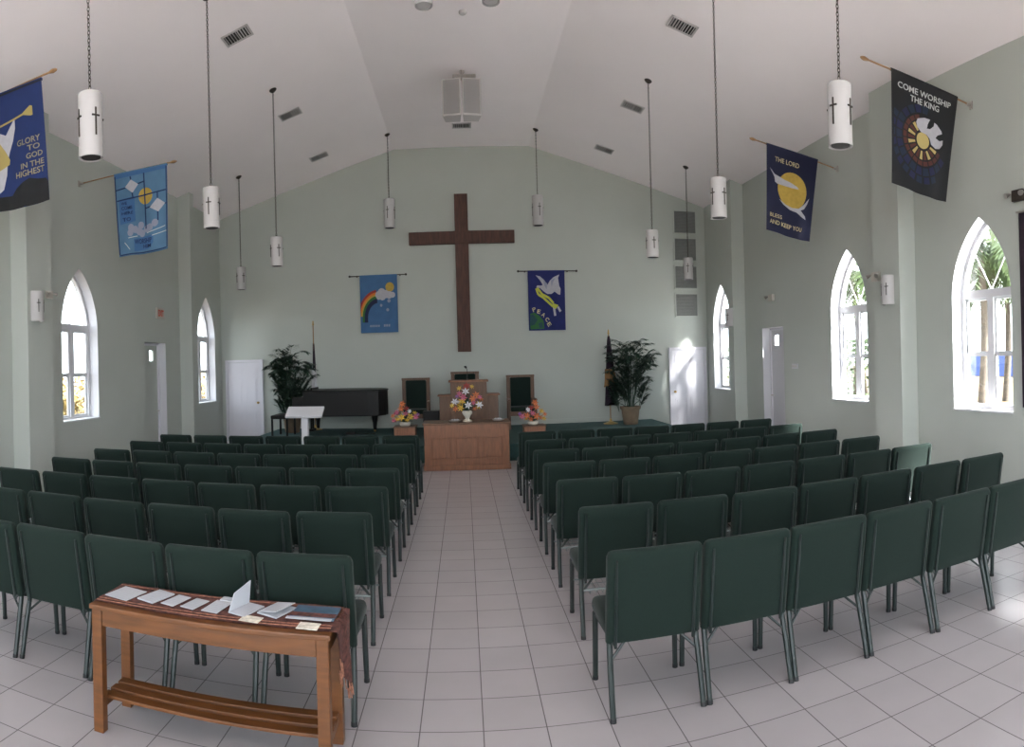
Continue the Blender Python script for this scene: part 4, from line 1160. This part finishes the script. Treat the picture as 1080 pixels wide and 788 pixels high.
for x, y in ((0.05, -0.60), (0.05, 0.58), (1.50, 0.10)):
    o = MB().lathe([(0.035, 0.045), (0.04, 0.06), (0.05, 0.20), (0.075, 0.36), (0.08, 0.42)], x, y, 8).build('leg', M['piano'], t, smooth=True)
    MB().lathe([(0.02, 0.0), (0.03, 0.02), (0.02, 0.045)], x, y, 10).build('caster', M['brass'], o, smooth=True)
b = MB(); b.box(0.02, 0.06, -0.12, -0.08, 0.08, 0.42); b.box(0.02, 0.06, 0.08, 0.12, 0.08, 0.42); b.box(-0.02, 0.10, -0.14, 0.14, 0.04, 0.09)
b.build('pedal_lyre', M['piano'], t, bevel=0.004)
t = thing('piano_bench', 'dark padded piano bench standing at the keyboard end of the grand piano', 'bench', (-4.02, 14.2, ZSTAGE))
MB().box(-0.20, 0.20, -0.36, 0.36, 0.40, 0.48).build('seat', M['piano'], t, bevel=0.02, smooth=True)
for sx in (-1, 1):
    for sy in (-1, 1):
        MB().box(sx * 0.17 - 0.02, sx * 0.17 + 0.02, sy * 0.33 - 0.02, sy * 0.33 + 0.02, 0, 0.40).build('leg', M['piano'], t, bevel=0.003)
# small black gear lying under the piano
t = thing('cable_box', 'small black cable box lying on the stage under the piano', 'box', (-2.55, 14.45, ZSTAGE))
MB().box(-0.10, 0.10, -0.08, 0.08, 0, 0.05).build('case', M['rubber'], t, bevel=0.01)
MB().tube([(0.10, 0, 0.02), (0.25, -0.05, 0.01), (0.40, 0.06, 0.01), (0.55, 0.0, 0.01)], 0.008, 6).build('cable', M['rubber'], t, smooth=True)

# ------------------------------------------------------------------ plants
def frond(mb, base, ang, L, rise, droop, leaflets, ll, rr):
    pts = []
    for k in range(9):
        s_ = k / 8
        r = L * s_; z = rise * s_ - droop * s_ * s_
        pts.append(Vector(base) + Vector((math.cos(ang) * r, math.sin(ang) * r, z)))
    mb.tube(pts, [0.006 * (1 - 0.8 * k / 8) for k in range(9)], 4)
    for k in range(leaflets):
        s_ = 0.18 + 0.80 * k / leaflets
        i = min(int(s_ * 8), 7); q = s_ * 8 - i
        p = pts[i].lerp(pts[i + 1], q); d = (pts[i + 1] - pts[i]).normalized()
        sd2 = d.cross(Vector((0, 0, 1))).normalized()
        for s in (-1, 1):
            dirn = (sd2 * s * 0.8 + d * 0.7 + Vector((0, 0, -0.35 + rr.uniform(-.2, .2)))).normalized()
            l = ll * (1 - 0.55 * abs(s_ - 0.45)) * rr.uniform(0.8, 1.1)
            wv = dirn.cross(Vector((0, 0, 1))).normalized() * l * 0.10
            tip = p + dirn * l; mid = p + dirn * l * 0.45
            mb.add([p, mid + wv, tip, mid - wv], [(0, 1, 2, 3)])
def palm(name, label, cat, loc, H_, spread, n, pot, grp, seed, tip=1.0):
    rr = random.Random(seed)
    t = thing(name, label, cat, loc, group=grp)
    if pot:
        o = MB().lathe([(0.15, 0.0), (0.17, 0.02), (0.215, 0.36), (0.24, 0.36), (0.245, 0.42), (0.225, 0.42), (0.215, 0.36)], 0, 0, 24).build('pot', M['terracotta'], t, smooth=True)
        MB().lathe([(0.21, 0.35), (0.2, 0.38), (0.02, 0.39)], 0, 0, 20).build('soil', M['trunk'], o)
    z0 = 0.36 if pot else 0.0
    st = MB(); lf = MB()
    for k in range(n):
        a = rr.uniform(0, 2 * PI); q = rr.uniform(0.02, 0.10)
        b0 = Vector((q * math.cos(a), q * math.sin(a), z0)); hgt = H_ * (0.06 + 0.58 * (k / n))
        lean = rr.uniform(0.03, 0.16) * spread * 2
        top = b0 + Vector((math.cos(a) * lean, math.sin(a) * lean, hgt))
        st.tube([b0, (b0 + top) / 2 + Vector((0, 0, 0.03)), top], [0.010, 0.009, 0.006], 5)
        for j in range(5):
            an = a + rr.uniform(-1.6, 1.6)
            L_ = spread * rr.uniform(0.38, 0.62) * (0.75 + 0.75 * k / n)
            frond(lf, top - Vector((0, 0, 0.05 * j)), an, L_, (H_ * 0.36) * rr.uniform(0.7, 1.1), H_ * (0.10 + 0.16 * k / n) * rr.uniform(0.6, 1.2), 16, 0.24 * tip, rr)
    st.build('stem', M['leaf'], t); lf.build('foliage', M['leaf'], t)
palm('potted_palm', 'tall bushy palm in a clay pot near the front door, beside the flag', 'plant', (3.82, 14.85, ZSTAGE), 2.2, 0.66, 24, True, 'potted palms on the stage', 11)
palm('potted_palm', 'dark bushy palm behind the piano bench, with its pot hidden', 'plant', (-4.02, 14.95, ZSTAGE), 2.15, 0.56, 26, True, 'potted palms on the stage', 5)

# ------------------------------------------------------------------ flags
def flag(x, y, label, ztop, zc0, zc1, m1, m2, wtop, wbot, seed, trim=None):
    t = thing('flag_on_stand', label, 'flag', (x, y, ZSTAGE), group='furled flags on stands')
    H_ = ztop - ZSTAGE
    MB().lathe([(0.17, 0.0), (0.17, 0.015), (0.10, 0.035), (0.03, 0.06), (0.025, 0.12)], 0, 0, 24).build('base', M['brass'], t, smooth=True)
    MB().tube([(0, 0, 0.05), (0, 0, H_ - 0.1)], 0.013, 8).build('pole', M['dowel'], t, smooth=True)
    MB().lathe([(0.012, H_ - 0.12), (0.03, H_ - 0.09), (0.012, H_ - 0.07), (0.02, H_ - 0.04), (0.003, H_)], 0, 0, 10).build('finial', M['brass'], t, smooth=True)
    def drape(z0, z1, r0, r1, m, nm, par):
        b = MB(); n = 40; nz = 18; vs = []
        for j in range(nz + 1):
            s_ = j / nz
            for k in range(n):
                a = 2 * PI * k / n
                r = (r0 + (r1 - r0) * s_ ** 0.8) * (1 + 0.28 * math.sin(5 * a + 1.5 * s_ + seed) + 0.12 * math.sin(9 * a + seed))
                vs.append((r * math.cos(a) + 0.012 * s_, r * math.sin(a) * 0.8, z0 + (z1 - z0) * s_ - (0.05 * math.sin(2 * a + seed) * s_)))
        fs = [(j * n + k, j * n + (k + 1) % n, (j + 1) * n + (k + 1) % n, (j + 1) * n + k) for j in range(nz) for k in range(n)]
        fs += [tuple(range(n)), tuple(nz * n + k for k in range(n - 1, -1, -1))]
        b.add(vs, fs); return b.build(nm, M[m], par, smooth=True)
    cl = drape(zc0 - ZSTAGE, zc1 - ZSTAGE, wtop, wbot, m1, 'cloth', t)
    if m2:
        tr = drape(*trim[:2], trim[2], trim[3], m2, 'lower_cloth', t)
        tr['label'] = trim[4]
flag(3.42, 15.2, 'dark furled flag on a tall pole with a round base beside the potted palm', 2.56, 2.40, 0.80, 'flag_dark', 'flag_gold', 0.02, 0.125, 1.0, (1.30, 0.92, 0.085, 0.133, 'gold band of the flag'))
flag(-3.62, 15.62, 'slim furled flag with a white lower end on a tall pole behind the piano', 2.98, 2.42, 1.80, 'flag_dark', 'white_petal', 0.015, 0.03, 2.0, (1.50, 0.80, 0.035, 0.06, 'white cloth end'))

# ------------------------------------------------------------------ literature table
TX0, TX1, TY0, TY1, TZ = -1.865, -0.62, 2.86, 3.22, 0.66
t = thing('side_table', 'long narrow honey-brown wooden table behind the back row of chairs', 'table', ((TX0 + TX1) / 2, (TY0 + TY1) / 2, 0))
hx, hy = (TX1 - TX0) / 2, (TY1 - TY0) / 2
MB().box(-hx, hx, -hy, hy, TZ - 0.032, TZ - 0.006).build('table_top', M['pine'], t, bevel=0.006)
for sx in (-1, 1):
    for sy in (-1, 1):
        MB().box(sx * (hx - 0.04) - 0.029, sx * (hx - 0.04) + 0.029, sy * (hy - 0.035) - 0.024, sy * (hy - 0.035) + 0.024, 0, TZ - 0.032).build('leg', M['pine'], t, bevel=0.004)
b = MB()
for s in (-1, 1):
    b.box(-hx + 0.07, hx - 0.07, s * (hy - 0.025) - 0.010, s * (hy - 0.025) + 0.010, TZ - 0.112, TZ - 0.033)
    b.box(s * (hx - 0.03) - 0.010, s * (hx - 0.03) + 0.010, -hy + 0.06, hy - 0.06, TZ - 0.112, TZ - 0.033)
b.build('apron', M['pine'], t, bevel=0.003)
for s in (-1, 1):
    MB().box(s * (hx - 0.04) - 0.012, s * (hx - 0.04) + 0.012, -hy + 0.05, hy - 0.05, 0.11, 0.15).build('stretcher', M['pine'], t, bevel=0.003)
for yy in (-0.075, 0.005, 0.085):
    MB().box(-hx + 0.028, hx - 0.028, yy - 0.028, yy + 0.028, 0.151, 0.168).build('shelf_slat', M['pine'], t, bevel=0.003)
# cloth runner on the table
u = thing('table_runner', 'maroon patterned cloth lying on the literature table and hanging over its end', 'cloth', (0, 0, 0))
b = MB(); vs = []; nx, ny = 44, 10
y0, y1 = TY0 + 0.045, TY1 - 0.005
def run_pt(s_, q):
    """s_ along the length in metres from the table's near-left end"""
    L0 = TX0 + 0.005; over = s_ - (TX1 - L0)
    y = y0 + (y1 - y0) * q + 0.004 * math.sin(s_ * 9)
    zz = TZ - 0.004 + 0.0015 * math.sin(s_ * 30 + q * 7)
    if over <= 0: return (L0 + s_, y, zz)
    x = TX1 + 0.012 + 0.02 * math.sin(q * 11 + 1) * min(over * 4, 1) + 0.012
    yy = y + (0.10 * over)
    return (x, yy, zz - over)
Ltot = (TX1 - TX0) + 0.42
for side in (0, 1):
    for i_ in range(nx + 1):
        for j in range(ny + 1):
            q = j / ny
            s_ = i_ / nx * (Ltot - 0.30 * (1 - q) ** 1.3)
            p = run_pt(s_, q)
            vs.append((p[0] + (0.003 if side else 0) * (1 if p[2] < TZ - 0.01 else 0), p[1], p[2] + (0.003 if side and p[2] >= TZ - 0.01 else 0)))
st = (nx + 1) * (ny + 1); fs = []
for i_ in range(nx):
    for j in range(ny):
        a = i_ * (ny + 1) + j
        fs += [(a, a + 1, a + ny + 2, a + ny + 1), (st + a, st + a + ny + 1, st + a + ny + 2, st + a + 1)]
b.add(vs, fs); b.build('cloth', M['runner'], u, smooth=True)
b = MB()
for yy in (y0 + 0.02, y0 + 0.05, y1 - 0.03):
    b.box(TX0 + 0.01, TX1 - 0.01, yy, yy + 0.006, TZ + 0.0, TZ + 0.0025)
b.build('woven_stripe', M['fringe'], u)
b = MB()
for k in range(16):
    q = k / 15; p = run_pt(Ltot - 0.30 * (1 - q) ** 1.3, q)
    b.tube([p, (p[0] + 0.004, p[1] + 0.003, p[2] - 0.05)], 0.003, 4)
b.build('tassel', M['fringe'], u)

def sheet(name, label, cat, x, y, w, d, rz, m='paper', h=0.004, lines=True, grp='papers on the literature table', z=TZ + 0.002):
    t = thing(name, label, cat, (x, y, z), rz, group=grp)
    MB().box(-w / 2, w / 2, -d / 2, d / 2, 0, h).build('page', M[m], t, bevel=0.0008, segs=1)
    if lines:
        b = MB()
        for k in range(5):
            yy = -d * 0.32 + k * d * 0.15
            b.box(-w * 0.36, w * (0.34 - 0.1 * (k % 2)), yy, yy + d * 0.03, h, h + 0.0006)
        b.build('print', M['ink'], t)
    return t
sheet('paper_sheet', 'large white sheet at the end of the table furthest from the aisle', 'paper', -1.755, 3.06, 0.15, 0.17, -0.20)
sheet('paper_sheet', 'creased white leaflet, second from the end away from the aisle', 'paper', -1.585, 3.08, 0.11, 0.17, -0.30, h=0.008)
sheet('paper_sheet', 'white leaflet, third from the end away from the aisle', 'paper', -1.465, 3.07, 0.08, 0.15, -0.25)
sheet('paper_sheet', 'white leaflet, fourth from the end away from the aisle', 'paper', -1.355, 3.06, 0.08, 0.14, -0.25)
sheet('paper_sheet', 'white leaflet lying against the open standing booklet', 'paper', -1.235, 3.06, 0.09, 0.16, -0.15)
sheet('paper_sheet', 'thin white leaflet stack at the far edge, behind the open standing booklet', 'paper', -1.215, 3.165, 0.07, 0.05, -0.1, h=0.008)
t = thing('open_booklet', 'open white booklet with one page standing up on the table', 'booklet', (-1.13, 3.07, TZ + 0.002), -0.35, group='papers on the literature table')
MB().box(0.0, 0.10, -0.07, 0.09, 0, 0.006).build('page', M['paper'], t)
b = MB(); b.add([(0, -0.07, 0.002), (0, 0.09, 0.002), (0.005, 0.10, 0.115), (0.005, -0.03, 0.085), (0.004, -0.07, 0.002), (0.004, 0.09, 0.002), (0.009, 0.10, 0.115), (0.009, -0.03, 0.085)], [(0, 1, 2, 3), (4, 7, 6, 5), (0, 4, 5, 1), (1, 5, 6, 2), (2, 6, 7, 3), (3, 7, 4, 0)])
b.build('raised_page', M['paper'], t)
t = thing('open_booklet', 'folded white booklet with curling pages, beside the blue folder', 'booklet', (-0.93, 3.085, TZ + 0.002), -0.40, group='papers on the literature table')
MB().box(-0.06, 0.06, -0.08, 0.08, 0, 0.006).build('page', M['paper'], t)
b = MB(); b.add([(-0.06, -0.07, 0.006), (-0.06, 0.08, 0.006), (0.06, 0.07, 0.03), (0.05, -0.07, 0.025), (-0.06, -0.07, 0.009), (-0.06, 0.08, 0.009), (0.06, 0.07, 0.033), (0.05, -0.07, 0.028)], [(0, 1, 2, 3), (4, 7, 6, 5), (0, 4, 5, 1), (1, 5, 6, 2), (2, 6, 7, 3), (3, 7, 4, 0)])
b.build('raised_page', M['paper'], t)
sheet('photo_card', 'small beige card on the near edge of the table, under the open booklet', 'card', -1.02, 2.955, 0.10, 0.07, -0.12, 'paper2', h=0.003, lines=False)
sheet('photo_card', 'small beige card at the near corner of the table by the aisle', 'card', -0.735, 2.93, 0.10, 0.075, -0.05, 'paper2', h=0.004, lines=False)
t = sheet('brochure', 'dark blue brochure with a white edge at the aisle end of the table', 'brochure', -0.74, 3.09, 0.22, 0.17, -0.03, 'bluepaper', h=0.005, lines=False)
o = MB().box(-0.12, 0.10, -0.10, -0.072, 0.0055, 0.0075).build('white_strip', M['paper'], t); 
o = MB().box(-0.11, 0.11, -0.055, -0.01, 0.005, 0.0065).build('brown_picture', M['runner'], t)

# ------------------------------------------------------------------ outdoors
g = MB().box(-90, 90, -70, 90, -0.6, -0.35).build('ground', M['lawn']); struct(g)
struct(MB().box(XR + TH + 0.02, XR + 7, -20, 40, -0.36, -0.30).build('bounce_paving', M['paving']))  # unseen strip added to bounce sunlight up onto the ceiling
t = thing('garden_building', 'low blue building seen through the largest pointed window', 'building', (40, 30, -0.35))
MB().box(-0.5, 0.5, -16, 16, 0, 1.7).build('wall', M['bluewall'], t)
MB().box(-0.56, -0.5, 2.5, 4.6, 0.6, 1.5).build('door', M['reveal'], t)
def garden_palm(x, y, H_, seed, label):
    rr = random.Random(seed)
    t = thing('coconut_palm', label, 'tree', (x, y, -0.35), group='palms in the garden')
    pts = [(0.25 * math.sin(k * 0.35), 0, H_ * k / 8) for k in range(9)]
    MB().tube(pts, [0.16 - 0.008 * k for k in range(9)], 10).build('trunk', M['trunk'], t, smooth=True)
    lf = MB(); top = pts[-1]
    for k in range(26):
        frond(lf, top, k * 2 * PI / 26 + rr.uniform(-.2, .2), rr.uniform(1.7, 2.6), rr.uniform(0.3, 1.6), rr.uniform(1.4, 3.4), 28, 0.75, rr)
    lf.build('foliage', M['leaf2'], t)
def shrub(x, y, R, H_, seed, label, m='leaf2', grp='garden shrubs', n=900):
    rr = random.Random(seed)
    t = thing('shrub', label, 'shrub', (x, y, -0.35), group=grp)
    st = MB()
    for k in range(7):
        a = rr.uniform(0, 2 * PI); st.tube([(0, 0, 0), (R * 0.3 * math.cos(a), R * 0.3 * math.sin(a), H_ * 0.4), (R * 0.6 * math.cos(a), R * 0.6 * math.sin(a), H_ * 0.8)], [0.05, 0.035, 0.01], 5)
    st.build('stem', M['trunk'], t)
    lf = MB()
    for k in range(n):
        a = rr.uniform(0, 2 * PI); q = rr.uniform(0.2, 1) ** 0.5; ph = rr.uniform(0, 1)
        p = Vector((R * q * math.cos(a) * math.sin(PI * (0.25 + 0.6 * ph)), R * q * math.sin(a) * math.sin(PI * (0.25 + 0.6 * ph)), H_ * (0.12 + 0.88 * ph)))
        d = Vector((rr.uniform(-1, 1), rr.uniform(-1, 1), rr.uniform(-.6, .8))).normalized(); s2 = d.orthogonal().normalized(); l = rr.uniform(0.14, 0.3)
        lf.add([p, p + d * l * .5 + s2 * l * .25, p + d * l, p + d * l * .5 - s2 * l * .25], [(0, 1, 2, 3)])
    lf.build('foliage', M[m], t)
garden_palm(14.6, 14.6, 5.4, 1, 'palm with drooping fronds seen through the largest pointed window')
garden_palm(9.4, 11.9, 6.5, 2, 'tall unseen palm added outside to shade the front door from the sun')  # added out of view to break up the sun on the front door
garden_palm(13.2, 19.6, 5.0, 7, 'palm further back behind the window between the banners')
garden_palm(20.5, 19.0, 5.6, 4, 'taller palm further back behind the largest pointed window')
shrub(12.0, 17.0, 1.4, 2.6, 3, 'leafy green shrub low behind the window between the banners')
shrub(15.5, 25.5, 1.9, 3.0, 8, 'big green shrub further back behind the window between the banners')
shrub(11.5, 27.0, 1.6, 2.6, 9, 'green shrub outside the window nearest the front door on the palm side')
shrub(-13.0, 19.5, 1.6, 1.9, 5, 'golden shrub low behind the larger window on the piano side', 'leaf3')
shrub(-11.0, 15.2, 1.0, 1.6, 12, 'small golden shrub close outside the larger window on the piano side', 'leaf3')
shrub(-10.8, 25.5, 1.6, 2.2, 6, 'golden green shrub outside the narrow window by the piano-side door', 'leaf3')
